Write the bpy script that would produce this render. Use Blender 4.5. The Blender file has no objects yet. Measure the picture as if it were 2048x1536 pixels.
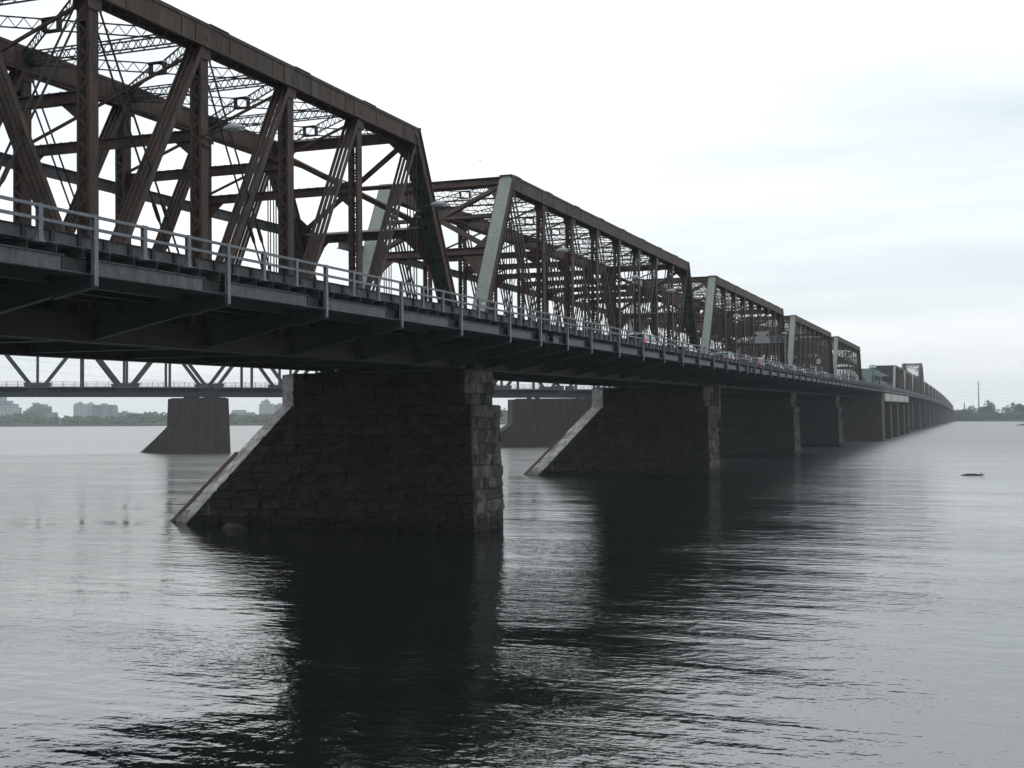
import bpy, math, random
from mathutils import Vector, Matrix
random.seed(7)
R = math.radians
SC = bpy.context.scene
COL = SC.collection
V = Vector

# ---------------------------------------------------------------- helpers
class MB:
    """collects shapes; build() links them as ONE mesh object"""
    def __init__(s): s.v=[]; s.f=[]; s.m=[]; s.b=[]
    def poly(s, pts, m=0, blk=.5):
        n=len(s.v); s.v+= [tuple(p) for p in pts]; s.f.append(tuple(range(n,n+len(pts)))); s.m.append(m); s.b.append(blk)
    def faces(s, pts, fs, m=0, blk=.5):
        n=len(s.v); s.v+=[tuple(p) for p in pts]
        for f in fs: s.f.append(tuple(i+n for i in f)); s.m.append(m); s.b.append(blk)
    BF=[(0,3,2,1),(4,5,6,7),(0,1,5,4),(1,2,6,5),(2,3,7,6),(3,0,4,7)]
    def box(s,x0,x1,y0,y1,z0,z1,m=0):
        s.faces([(x0,y0,z0),(x1,y0,z0),(x1,y1,z0),(x0,y1,z0),(x0,y0,z1),(x1,y0,z1),(x1,y1,z1),(x0,y1,z1)],MB.BF,m)
    def beam(s,p0,p1,a,b,up=(0,0,1),os=0,ou=0,m=0):
        """bar from p0 to p1, a wide sideways, b deep along 'up'"""
        p0=V(p0);p1=V(p1);d=(p1-p0).normalized();sd=d.cross(V(up)).normalized();u=sd.cross(d)
        c=[]
        for p in (p0,p1):
            for (i,j) in ((-1,-1),(1,-1),(1,1),(-1,1)):
                c.append(p+sd*(os+i*a/2)+u*(ou+j*b/2))
        s.faces(c,[(0,3,2,1),(4,5,6,7),(0,1,5,4),(1,2,6,5),(2,3,7,6),(3,0,4,7)],m)
    def ibeam(s,p0,p1,w,h,t=.03,up=(0,0,1),m=0):
        s.beam(p0,p1,w,t,up,0,h/2-t/2,m); s.beam(p0,p1,w,t,up,0,-h/2+t/2,m); s.beam(p0,p1,t,h-2*t,up,0,0,m)
    def rod(s,p0,p1,r,n=6,m=0,r1=None):
        p0=V(p0);p1=V(p1);d=(p1-p0).normalized();a=d.orthogonal().normalized();b=d.cross(a)
        r1=r if r1 is None else r1
        c=[p0+(a*math.cos(2*math.pi*i/n)+b*math.sin(2*math.pi*i/n))*r for i in range(n)]
        c+=[p1+(a*math.cos(2*math.pi*i/n)+b*math.sin(2*math.pi*i/n))*r1 for i in range(n)]
        s.faces(c,[(i,(i+1)%n,n+(i+1)%n,n+i) for i in range(n)]+[tuple(range(n-1,-1,-1)),tuple(range(n,2*n))],m)
    def lattice(s,p0,p1,depth,pitch,fl=.09,bar=.05,up=(0,0,1),m=0,os=0):
        p0=V(p0);p1=V(p1);L=(p1-p0).length;d=(p1-p0)/L;sd=d.cross(V(up)).normalized();u=sd.cross(d)
        s.beam(p0,p1,fl,fl*.7,up,os,depth/2-fl*.35,m); s.beam(p0,p1,fl,fl*.7,up,os,-depth/2+fl*.35,m)
        n=max(2,int(round(L/pitch)));o=sd*os
        for i in range(n):
            a=p0+d*(L*i/n)+o;b=p0+d*(L*(i+1)/n)+o
            h=u*(depth/2-fl*.5)
            if i%2: a,b=a-h,b+h
            else: a,b=a+h,b-h
            s.beam(a,b,.025,bar,u if abs(u.dot((b-a).normalized()))<.98 else d,0,0,m)
    def prism(s,outline,x0,x1,m=0):
        """outline of (y,z) extruded along x"""
        n=len(outline);a=[(x0,y,z) for y,z in outline];b=[(x1,y,z) for y,z in outline]
        s.faces(a+b,[tuple(range(n)),tuple(range(2*n-1,n-1,-1))]+[(i,i+n,(i+1)%n+n,(i+1)%n) for i in range(n)],m)
    def build(s,name,mats,parent=None,loc=None,smooth=False):
        me=bpy.data.meshes.new(name); me.from_pydata(s.v,[],s.f)
        if not isinstance(mats,(list,tuple)): mats=[mats]
        for m in mats: me.materials.append(m)
        me.polygons.foreach_set('material_index',s.m)
        if len(set(s.b))>1:
            at=me.attributes.new('blk','FLOAT','FACE'); at.data.foreach_set('value',s.b)
        if smooth: me.polygons.foreach_set('use_smooth',[True]*len(me.polygons))
        me.update(); me.validate()
        return link(name,me,parent,loc)
def link(name,data,parent=None,loc=None):
    o=bpy.data.objects.new(name,data); COL.objects.link(o)
    if parent is not None: o.parent=parent
    if loc is not None: o.location=loc
    return o
def tag(o,label=None,cat=None,group=None,kind=None):
    if label: o['label']=label
    if cat: o['category']=cat
    if group: o['group']=group
    if kind: o['kind']=kind
    return o
def empty(name,loc,rz=0): 
    o=link(name,None,None,loc); o.rotation_euler=(0,0,rz); o.empty_display_size=.5; return o
KIDS={}
def copy_tree(o,parent=None):
    c=o.copy(); COL.objects.link(c)
    if parent is not None: c.parent=parent
    for ch in list(o.children): copy_tree(ch,c)
    return c
def rep(proto,name,parent,loc,rot=None,scale=None):
    c=proto.copy(); COL.objects.link(c); c.parent=parent; c.location=loc
    if rot: c.rotation_euler=rot
    if scale: c.scale=scale
    return c

# ---------------------------------------------------------------- materials
def mat(name,rough=.7,spec=.3):
    m=bpy.data.materials.new(name); m.use_nodes=True
    nt=m.node_tree; b=nt.nodes['Principled BSDF']; b.inputs['Roughness'].default_value=rough
    b.inputs['Specular IOR Level'].default_value=spec
    return m,nt,b
def node(nt,t,**k):
    n=nt.nodes.new(t)
    for a,v in k.items(): setattr(n,a,v)
    return n
def coords(nt,scale=(1,1,1),world=False):
    if world:
        g=node(nt,'ShaderNodeNewGeometry').outputs['Position']
    else:
        g=node(nt,'ShaderNodeTexCoord').outputs['Object']
    mp=node(nt,'ShaderNodeMapping'); mp.inputs['Scale'].default_value=scale
    nt.links.new(g,mp.inputs['Vector']); return mp.outputs['Vector']
def noise(nt,vec,scale,detail=4,rough=.55):
    n=node(nt,'ShaderNodeTexNoise'); n.inputs['Scale'].default_value=scale; n.inputs['Detail'].default_value=detail
    n.inputs['Roughness'].default_value=rough
    nt.links.new(vec,n.inputs['Vector']); return n.outputs['Fac']
def ramp(nt,fac,stops):
    r=node(nt,'ShaderNodeValToRGB'); e=r.color_ramp.elements
    while len(e)<len(stops): e.new(.5)
    for i,(p,c) in enumerate(stops): e[i].position=p; e[i].color=(*c,1) if len(c)==3 else c
    nt.links.new(fac,r.inputs['Fac']); return r.outputs['Color']
def mixc(nt,fac,a,b,typ='MIX'):
    m=node(nt,'ShaderNodeMix',data_type='RGBA',blend_type=typ)
    for s,v in ((0,fac),(6,a),(7,b)):
        if hasattr(v,'links'): nt.links.new(v,m.inputs[s])
        elif s==0: m.inputs[0].default_value=v
        else: m.inputs[s].default_value=(*v,1)
    return m.outputs[2]
def math_(nt,op,a,b=0,c=None):
    m=node(nt,'ShaderNodeMath',operation=op)
    for i,v in enumerate((a,b) if c is None else (a,b,c)):
        if hasattr(v,'links'): nt.links.new(v,m.inputs[i])
        else: m.inputs[i].default_value=v
    return m.outputs[0]
def bump(nt,b,h,dist,strength=1.):
    n=node(nt,'ShaderNodeBump'); n.inputs['Distance'].default_value=dist; n.inputs['Strength'].default_value=strength
    nt.links.new(h,n.inputs['Height']); nt.links.new(n.outputs['Normal'],b.inputs['Normal'])
def painted(name,c1,c2,rust,rust_lo,rust_hi,rough=.62,scale=1.,streak=True,grey=None):
    """weathered paint or bare steel: two tones, rust blooming through and running down"""
    m,nt,b=mat(name,rough,.3)
    v=coords(nt,(1,1,1)); vs=coords(nt,(2.2,2.2,.35))
    base=mixc(nt,ramp(nt,noise(nt,v,.8*scale,5),[(.35,(0,0,0)),(.65,(1,1,1))]),c1,c2)
    if grey: base=mixc(nt,ramp(nt,noise(nt,vs,.55,5,.6),[(.52,(0,0,0)),(.7,(1,1,1))]),base,grey)
    st=noise(nt,vs if streak else v,1.6*scale,6,.65)
    f=ramp(nt,st,[(rust_lo,(0,0,0)),(rust_hi,(1,1,1))])
    col=mixc(nt,f,base,rust)
    sp=ramp(nt,noise(nt,v,9*scale,3),[(.3,(.72,.72,.72)),(.7,(1.12,1.12,1.12))])
    col=mixc(nt,1.,col,sp,'MULTIPLY')
    nt.links.new(col,b.inputs['Base Color'])
    bump(nt,b,noise(nt,v,14*scale,3),.012)
    return m
M={}
M['rust']=painted('rusty_steel',(.056,.034,.025),(.03,.023,.019),(.115,.053,.03),.47,.72,grey=(.08,.07,.063))
M['rust_dark']=painted('old_dark_steel',(.027,.023,.022),(.019,.018,.018),(.055,.029,.02),.58,.8)
M['pale']=painted('pale_grey_green_paint',(.275,.31,.285),(.32,.35,.325),(.17,.11,.07),.6,.78,.55)
M['green_dark']=painted('dark_green_paint',(.028,.045,.041),(.02,.032,.03),(.045,.03,.024),.6,.82)
M['green']=painted('green_paint',(.055,.14,.12),(.07,.165,.145),(.09,.085,.07),.6,.85)
M['zinc']=painted('galvanised_steel',(.2,.222,.245),(.145,.162,.182),(.13,.105,.088),.58,.8,.5)
M['zinc_dull']=painted('dull_grey_steel',(.13,.14,.152),(.1,.108,.118),(.06,.055,.05),.46,.7,.55)
M['zinc_dark']=painted('dark_grey_steel',(.042,.047,.05),(.03,.034,.037),(.04,.032,.028),.5,.8,.6)
M['white_girder']=painted('whitish_girder_paint',(.5,.5,.45),(.44,.44,.4),(.25,.2,.15),.66,.9,.6)
M['asphalt']=painted('asphalt',(.05,.05,.05),(.04,.04,.042),(.065,.06,.058),.5,.8,.85,1,False)
M['timber']=painted('tie_timber',(.05,.04,.032),(.035,.03,.026),(.07,.06,.05),.5,.8,.85)
M['div_green']=painted('grey_green_bridge_paint',(.055,.072,.064),(.045,.057,.053),(.045,.04,.035),.62,.85)
M['div_dark']=painted('dark_bridge_fascia',(.035,.036,.04),(.028,.03,.034),(.045,.04,.04),.6,.85)

def stone(name,c1,c2,c3,wet=True):
    m,nt,b=mat(name,.85,.25)
    v=coords(nt); at=node(nt,'ShaderNodeAttribute'); at.attribute_name='blk'
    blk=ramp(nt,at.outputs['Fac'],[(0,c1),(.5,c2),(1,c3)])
    n1=ramp(nt,noise(nt,v,1.7,6,.65),[(.32,(.38,.38,.37)),(.5,(.95,.95,.94)),(.7,(1.5,1.5,1.46))])
    col=mixc(nt,1.,blk,n1,'MULTIPLY')
    vs=coords(nt,(1.1,1.1,.12)); lim=ramp(nt,noise(nt,vs,1.5,5,.6),[(.68,(0,0,0)),(.74,(1,1,1))])
    col=mixc(nt,math_(nt,'MULTIPLY',lim,.45),col,(.2,.175,.13))
    sep=node(nt,'ShaderNodeSeparateXYZ'); nt.links.new(coords(nt),sep.inputs[0])
    w=node(nt,'ShaderNodeMapRange'); w.inputs[1].default_value=.1; w.inputs[2].default_value=.7; w.inputs[3].default_value=.4; w.inputs[4].default_value=1
    h=math_(nt,'SUBTRACT',sep.outputs[2],math_(nt,'MULTIPLY',noise(nt,v,1.3,3),.5)); nt.links.new(h,w.inputs[0])
    cmb=node(nt,'ShaderNodeCombineColor'); 
    for i in range(3): nt.links.new(w.outputs[0],cmb.inputs[i])
    col=mixc(nt,1.,col,cmb.outputs[0],'MULTIPLY')
    nt.links.new(col,b.inputs['Base Color'])
    bump(nt,b,noise(nt,v,5,6,.7),.09)
    return m
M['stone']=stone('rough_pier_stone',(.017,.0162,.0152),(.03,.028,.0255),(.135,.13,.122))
M['ashlar']=stone('smooth_cutwater_stone',(.2,.195,.185),(.28,.275,.265),(.36,.355,.34))
M['concrete']=painted('brown_stained_concrete',(.066,.05,.041),(.043,.036,.032),(.024,.022,.021),.44,.68,.85,.4)
M['concrete_edge']=painted('pale_pier_edge_concrete',(.14,.13,.115),(.11,.105,.095),(.08,.07,.06),.5,.8,.85)
def flat(name,c,rough=.6,spec=.4,metal=0,emit=None,es=1):
    m,nt,b=mat(name,rough,spec); v=coords(nt)
    col=mixc(nt,noise(nt,v,3.,4),tuple(x*.86 for x in c),tuple(min(1,x*1.1) for x in c))
    nt.links.new(col,b.inputs['Base Color']); b.inputs['Metallic'].default_value=metal
    if emit: b.inputs['Emission Color'].default_value=(*emit,1); b.inputs['Emission Strength'].default_value=es
    return m
M['tyre']=flat('tyre_rubber',(.02,.02,.02),.9)
M['rim']=flat('wheel_alloy',(.4,.4,.41),.35,.5,.8)
M['glass']=flat('dark_car_glass',(.018,.022,.025),.06,.8)
M['tail']=flat('lit_tail_lamp',(.5,.02,.02),.3,.5,0,(1,.03,.03),.6)
M['lamp_grey']=flat('lamp_housing_grey',(.42,.44,.45),.45)
M['lens']=flat('lamp_lens',(.5,.5,.46),.3)
M['sign_back']=flat('grey_sign_sheet',(.32,.33,.33),.5)
M['sign_white']=flat('white_sign_sheet',(.5,.51,.5),.5)
M['white_paint']=flat('white_marking_paint',(.75,.75,.73),.6)
M['black']=flat('black_housing',(.02,.02,.022),.5)
M['bark']=flat('grey_bark',(.06,.05,.042),.9)
M['bird']=flat('dark_gull_feathers',(.08,.08,.085),.8)
M['rock']=stone('river_rock',(.07,.062,.056),(.1,.088,.08),(.11,.1,.09))
M['log']=flat('wet_driftwood',(.022,.02,.018),.6)
def leaf(name,a,b_):
    m,nt,b=mat(name,.8,.2); v=coords(nt)
    nt.links.new(mixc(nt,ramp(nt,noise(nt,v,.45,3),[(.35,(0,0,0)),(.65,(1,1,1))]),a,b_),b.inputs['Base Color'])
    return m
M['leaf_dark']=leaf('dark_leaves',(.045,.065,.045),(.07,.095,.06))
M['leaf_mid']=leaf('mid_green_leaves',(.07,.1,.065),(.1,.135,.085))
M['leaf_pale']=leaf('pale_spring_leaves',(.11,.14,.08),(.15,.18,.1))
def ground_mat():
    m,nt,b=mat('bank_ground',.95,.1); v=coords(nt,world=True)
    nt.links.new(ramp(nt,noise(nt,v,.05,6),[(.3,(.035,.04,.03)),(.55,(.05,.06,.035)),(.75,(.09,.085,.07))]),b.inputs['Base Color'])
    return m
M['bank']=ground_mat()
def facade(name,wall,glass,fx,fz):
    """apartment facade: rows of windows between floor bands"""
    m,nt,b=mat(name,.6,.3)
    v=coords(nt); sp=node(nt,'ShaderNodeSeparateXYZ'); nt.links.new(v,sp.inputs[0])
    hx=math_(nt,'ADD',sp.outputs[0],math_(nt,'MULTIPLY',sp.outputs[1],.97))
    wx=math_(nt,'GREATER_THAN',math_(nt,'FRACT',math_(nt,'MULTIPLY',hx,fx)),.42)
    wz=math_(nt,'GREATER_THAN',math_(nt,'FRACT',math_(nt,'MULTIPLY',sp.outputs[2],fz)),.45)
    col=mixc(nt,math_(nt,'MULTIPLY',wx,wz),wall,glass)
    col=mixc(nt,1.,col,ramp(nt,noise(nt,v,.15,3),[(.3,(.85,.85,.85)),(.7,(1.1,1.1,1.1))]),'MULTIPLY')
    nt.links.new(col,b.inputs['Base Color']); return m
M['fac_beige']=facade('beige_apartment_facade',(.3,.31,.31),(.17,.2,.21),.22,.33)  # facade tones paled and blued: distance haze painted into the colour
M['fac_grey']=facade('grey_apartment_facade',(.26,.29,.31),(.16,.19,.21),.25,.33)
M['fac_white']=facade('white_apartment_facade',(.42,.45,.46),(.22,.26,.28),.2,.3)
M['fac_band']=facade('banded_office_facade',(.26,.27,.28),(.12,.16,.18),.04,.3)
M['orange_wall']=flat('orange_brick',(.4,.2,.1),.8)

def water_mat():
    m,nt,b=mat('river_water',.035,.5)
    b.inputs['Base Color'].default_value=(.007,.0105,.0095,1)
    b.inputs['IOR'].default_value=3.0
    P=coords(nt,world=True)
    def mapped(rot,sc):
        mp=node(nt,'ShaderNodeMapping'); mp.inputs['Rotation'].default_value=(0,0,R(rot)); mp.inputs['Scale'].default_value=sc
        nt.links.new(P,mp.inputs['Vector']); return mp.outputs['Vector']
    # ripples lie across the current (which runs along +X); gusts and eddies roughen some patches, leave others smooth
    fine=noise(nt,mapped(18,(1.,1.3,1)),1.9,3,.6)
    mid=noise(nt,mapped(-12,(1.,1.25,1)),.68,3,.55)
    swell=noise(nt,mapped(30,(1,1.5,1)),.11,2,.5)
    patch=ramp(nt,noise(nt,mapped(33,(1,2.2,1)),.041,4,.6),[(.38,(.16,.16,.16)),(.62,(1,1,1))])
    streak=ramp(nt,noise(nt,mapped(12,(.34,2.4,1)),.07,5,.65),[(.4,(.45,.45,.45)),(.62,(1,1,1))])
    h=math_(nt,'ADD',math_(nt,'MULTIPLY',fine,.11),math_(nt,'MULTIPLY',mid,.27))
    h=math_(nt,'MULTIPLY',h,math_(nt,'MULTIPLY',patch,streak))
    h=math_(nt,'ADD',h,math_(nt,'MULTIPLY',swell,.16))
    # open river is choppier than the sheltered water by the near bank; there the chop is finer than the bump can show
    dn=node(nt,'ShaderNodeVectorMath',operation='DISTANCE'); nt.links.new(P,dn.inputs[0]); dn.inputs[1].default_value=(0,-70,0)
    def far(a,b_,lo,hi):
        f_=node(nt,'ShaderNodeMapRange'); 
        for i,v in ((1,a),(2,b_),(3,lo),(4,hi)): f_.inputs[i].default_value=v
        nt.links.new(dn.outputs['Value'],f_.inputs[0]); return f_.outputs[0]
    nt.links.new(math_(nt,'ADD',far(30,340,.035,.36),math_(nt,'MULTIPLY',patch,.03)),b.inputs['Roughness'])
    h=math_(nt,'MULTIPLY',h,far(60,500,1,1.6))
    # the piers break the current: water just upstream of the bridge lies calmer
    sx_=node(nt,'ShaderNodeSeparateXYZ'); nt.links.new(P,sx_.inputs[0])
    up_=node(nt,'ShaderNodeMapRange'); up_.interpolation_type='SMOOTHSTEP'
    for i,v in ((1,-28),(2,6),(3,.8),(4,1)): up_.inputs[i].default_value=v
    nt.links.new(sx_.outputs[0],up_.inputs[0]); h=math_(nt,'MULTIPLY',h,up_.outputs[0])
    bump(nt,b,h,WAVE)
    return m
WAVE=.42

# ---------------------------------------------------------------- layout (metres; +Y along the bridge, +X downstream, water at z=0)
P_=7.5            # truss panel
PIT=76.82         # span to span
D=9.95            # near truss to far truss
Z0=10.9           # underside of the trusses at Y=0
def dz(y):
    if y<350: return .0070*y
    return 2.45+.0070*(y-350)-8.9e-6*(y-350)**2
def slope(y): return math.atan((dz(y+30)-dz(y-30))/60)
ZT=25.58-Z0       # top of top chord above Z0
ZN=24.9-Z0        # top pins
ZB=11.75-Z0       # bottom pins
ZS=20.6-Z0        # sway struts
XE=6.4            # outer edge of the roadway
ZR=14.42-Z0; ZMR=14.02-Z0; ZDK=13.42-Z0; ZCT=13.78-Z0

# ---------------------------------------------------------------- members of a detailed span
def top_chord_mesh(x0):
    b=MB(); y0,y1=-.35,8*P_+.35
    for sx in (-1,1):
        b.box(x0+sx*.42-.025,x0+sx*.42+.025,y0,y1,ZT-1.05,ZT-.045)
        b.box(x0+sx*.42-.09,x0+sx*.42+.09,y0,y1,ZT-1.09,ZT-1.053)
        b.box(x0+sx*.42+sx*.028,x0+sx*.42+sx*.075,y0,y1,ZT-.16,ZT-.05)
    b.box(x0-.5,x0+.5,y0-.05,y1+.05,ZT-.042,ZT)
    n=66
    for i in range(n):
        a=y0+(y1-y0)*i/n;c=y0+(y1-y0)*(i+1)/n
        b.beam((x0-.4 if i%2 else x0+.4,a,ZT-1.07),(x0+.4 if i%2 else x0-.4,c,ZT-1.07),.08,.025)
    for k in range(9):
        y=k*P_
        for sx in (-1,1):
            w=1.0 if 0<k<8 else .6
            b.box(x0+sx*.45,x0+sx*.47,max(y-w*.9,y0),min(y+w*.9,y1),ZT-1.04,ZT-.18)
            b.box(x0+sx*.34,x0+sx*.365,max(y-.42,y0),min(y+.42,y1),ZT-1.6,ZT-1.0)
        b.box(x0-.53,x0+.53,max(y-.75+.9,y0),min(y+.75+.9,y1),ZT+.003,ZT+.035)
        for q in range(5):
            b.box(x0-.3,x0-.25,y+.3+q*.22,y+.36+q*.22,ZT+.035,ZT+.07)
    for k in range(16):
        y=(k+.5)*P_/2
        for sx in (-1,1): b.box(x0+sx*.45,x0+sx*.47,y-.06,y+.06,ZT-1.03,ZT-.17)
    return b
def bottom_chord_mesh(x0):
    b=MB(); y0,y1=-P_,9*P_
    for sx in (-1,1):
        b.box(x0+sx*.3-.03,x0+sx*.3+.03,y0,y1,.04,1.05)
        b.box(x0+sx*.3-.12,x0+sx*.3+.12,y0,y1,.0,.037)
    n=120
    for i in range(n):
        a=y0+(y1-y0)*i/n;c=y0+(y1-y0)*(i+1)/n
        b.beam((x0-.28 if i%2 else x0+.28,a,.02),(x0+.28 if i%2 else x0-.28,c,.02),.07,.02)
    for k in range(-1,10):
        y=k*P_
        for sx in (-1,1): b.box(x0+sx*.335,x0+sx*.36,y-.75 if k>-1 else y-.1,y+.75 if k<9 else y+.1,.02,1.5)
        if k in(-1,9): b.box(x0-.5,x0+.5,y-.45,y+.45,-.1,-.005)
    return b
def post_mesh():
    """laced post: two channels, zigzag bars on both faces; base at bottom pin"""
    b=MB(); h=ZT-1.0-(ZB-.5); z0=ZB-.5
    for sx in (-1,1):
        b.box(sx*.27-.02,sx*.27+.02,-.28,.28,z0,z0+h)
        for sy in (-1,1): b.box(sx*.27-(.1 if sx>0 else 0)-.02*(sx<0),sx*.27+(.1 if sx<0 else 0)+.02*(sx>0),sy*.28-.015,sy*.28+.015,z0+.001,z0+h-.001)
        for q in range(14): b.box(sx*.30-.012,sx*.30+.012,-.2,-.17,z0+.5+q*.9,z0+.56+q*.9)
    n=int((h-2.2)/.47)
    for sy in (-1,1):
        b.box(-.27,.27,sy*.3-.008,sy*.3+.012,z0,z0+1.6); b.box(-.27,.27,sy*.3-.008,sy*.3+.012,z0+h-1.1,z0+h)
        for i in range(n):
            a=z0+1.6+(h-2.7)*i/n;c=z0+1.6+(h-2.7)*(i+1)/n
            b.beam((-.25 if i%2 else .25,sy*.31,a),(.25 if i%2 else -.25,sy*.31,c),.085,.02,(0,1,0))
    return b
def hanger_mesh():
    b=MB()
    for x in (-.3,-.12,.12,.3): b.rod((x,0,ZB),(x,0,ZN),.04,6)
    for z in (ZB,ZN): b.rod((-.4,0,z),(.4,0,z),.1,8)
    return b
def diagonal_mesh(dy,thin=False):
    b=MB(); p0=V((0,0,ZN));p1=V((0,dy,ZB))
    for x in (-.38,-.13,.13,.38): b.beam(p0+V((x,0,0)),p1+V((x,0,0)),.05,.24,(0,0,1))
    for p in (p0,p1):
        b.rod((-.5,p.y,p.z),(.5,p.y,p.z),.13,8)
        for x in (-.38,-.13,.13,.38): b.rod((x-.024,p.y,p.z),(x+.024,p.y,p.z),.24,10)
    return b
def counter_mesh(dy):
    b=MB(); p0=V((0,0,ZN));p1=V((0,dy,ZB)); d=(p1-p0)
    for x in (-.22,.22):
        a=p0+V((x,0,0));c=p1+V((x,0,0)); b.rod(a,c,.045,6)
        t=a+d*.62; b.rod(t-d*.02,t+d*.02,.09,8); b.rod(t-d*.035,t-d*.02,.05,6,0,.09); b.rod(t+d*.02,t+d*.035,.09,6,0,.05)
    return b
def end_post(span,x0,s):
    """s=-1: start of the span, s=+1: its far end; riveted cover outside, perforated plate underneath"""
    top=V((x0,0 if s<0 else 8*P_,ZT-.5)); bot=V((x0,-P_ if s<0 else 9*P_,ZB-.3))
    d=(bot-top).normalized(); side=V((1,0,0)); nrm=V((0,s*abs(d.z),abs(d.y))).normalized()
    L=(bot-top).length
    b=MB(); e=top-d*.25
    for sx in (-1,1): b.beam(e,bot,.04,.72,nrm,sx*.44*(1 if d.cross(nrm).x>0 else -1),0)
    for sx in (-1,1):
        b.beam(e,bot,.10,.09,nrm,sx*.5,.33); b.beam(e,bot,.1,.06,nrm,sx*.47,-.35)
    post=b.build('end_post',M['rust'],span)
    c=MB(); o=nrm*.385
    c.beam(top-d*.42+o,bot+o,.98,.03,nrm)
    c.beam(top+d*3.2+nrm*.405,top+d*5.4+nrm*.405,.9,.012,nrm)
    for r in range(6):
        xx=-.42+r*.168
        for q in range(78):
            p=top+d*(.1+q*.178)+nrm*.4+V((xx,0,0))
            w=.024
            a=[p-side*w-d*w,p+side*w-d*w,p+side*w+d*w,p-side*w+d*w,p+nrm*.02]
            c.faces(a,[(0,1,4),(1,2,4),(2,3,4),(3,0,4)],1)  # rivet heads get a darker material: their shading put into the colour
    c.build('cover_plate',[M['pale'],M['zinc_dark']],post)
    u=MB(); o=-nrm*.37
    # perforated plate: a strip grid with two rows of oval holes
    rows=int(L/.75); X=[-.42,-.30,-.12,.12,.30,.42]
    for i in range(rows):
        a0=top+d*(L*i/rows)+o; 
        def pt(x,t): return a0+V((x,0,0))+d*t
        l=L/rows
        hole=(i%6!=5 and i>0)
        for q in range(5):
            if q in (1,3) and hole:
                h0,h1=l*.25,l*.8; xa,xb=X[q],X[q+1]; xm=(xa+xb)/2
                ring=[pt(xm+.07*math.cos(t),(h0+h1)/2+ (h1-h0)/2*math.sin(t)) for t in [j*math.pi/4 for j in range(8)]]
                out=[pt(xb,(h0+h1)/2),pt(xb,l),pt(xm,l),pt(xa,l),pt(xa,(h0+h1)/2),pt(xa,0),pt(xm,0),pt(xb,0)]
                for j in range(8): u.poly([out[j],out[(j+1)%8],ring[(j+1)%8],ring[j]])
            else: u.poly([pt(X[q],0),pt(X[q+1],0),pt(X[q+1],l),pt(X[q],l)])
    o2=u.build('perforated_plate',M['green_dark'],post)
    md=o2.modifiers.new('thick','SOLIDIFY'); md.thickness=.02
    return post
def cross_strut_mesh():
    b=MB(); z=ZT-.5
    for sy in (-.2,.2): b.lattice((-D+.4,sy,z),(-.4,sy,z),.56,.34,.08,.036)
    for x in (-D+.42,-.9): b.box(x,x+.5,-.26,.26,z-.36,z+.36)
    return b
def lateral_mesh():
    """X of lattice members in one panel of the top plane, with its centre box plate"""
    b=MB(); z=ZT-.5
    b.lattice((-D+.4,.35,z),(-.4,P_-.35,z),.52,.33,.075,.036)
    b.lattice((-.4,.35,z+.02),(-D/2+.6,P_/2-.3,z+.02),.52,.33,.075,.036)
    b.lattice((-D/2-.6,P_/2+.3,z+.02),(-D+.4,P_-.35,z+.02),.52,.33,.075,.036)
    cx,cy=-D/2,P_/2
    for sx in (-1,1): b.box(cx+sx*.4-.02,cx+sx*.4+.02,cy-.17,cy+.17,z-.3,z+.3)
    for sx in (-1,1): b.box(cx-.4,cx+.4,cy-.19,cy+.19,z+sx*.28-.02,z+sx*.28+.02)
    # slim tie rods beside the lattice
    return b
def sway_mesh():
    b=MB()
    b.ibeam((-D+.28,0,ZS),(-.28,0,ZS),.3,.48,.035)
    b.beam((-D+.3,0,ZS+.35),(-.4,0,ZT-1.3),.12,.12); b.beam((-.3,.06,ZS+.35),(-D+.4,.06,ZT-1.3),.07,.09)
    for x in (-D+.3,-.3):
        s=1 if x<-5 else -1
        b.prism([(-.02,0),(.02,0),(.02,.01),(-.02,.01)],x,x+s*.1) if False else None
        b.poly([(x,0,ZS-1.05),(x+s*1.0,0,ZS-.24),(x,0,ZS-.24)]); b.poly([(x,.03,ZS-.24),(x+s*1.0,.03,ZS-.24),(x,.03,ZS-1.05)])
        b.poly([(x,0,ZS-1.05),(x,.03,ZS-1.05),(x+s*1.0,.03,ZS-.24),(x+s*1.0,0,ZS-.24)])
    for q in range(16): b.box(-D+.6+q*.58,-D+.64+q*.58,-.15,.15,ZS+.242,ZS+.27)
    return b
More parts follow.
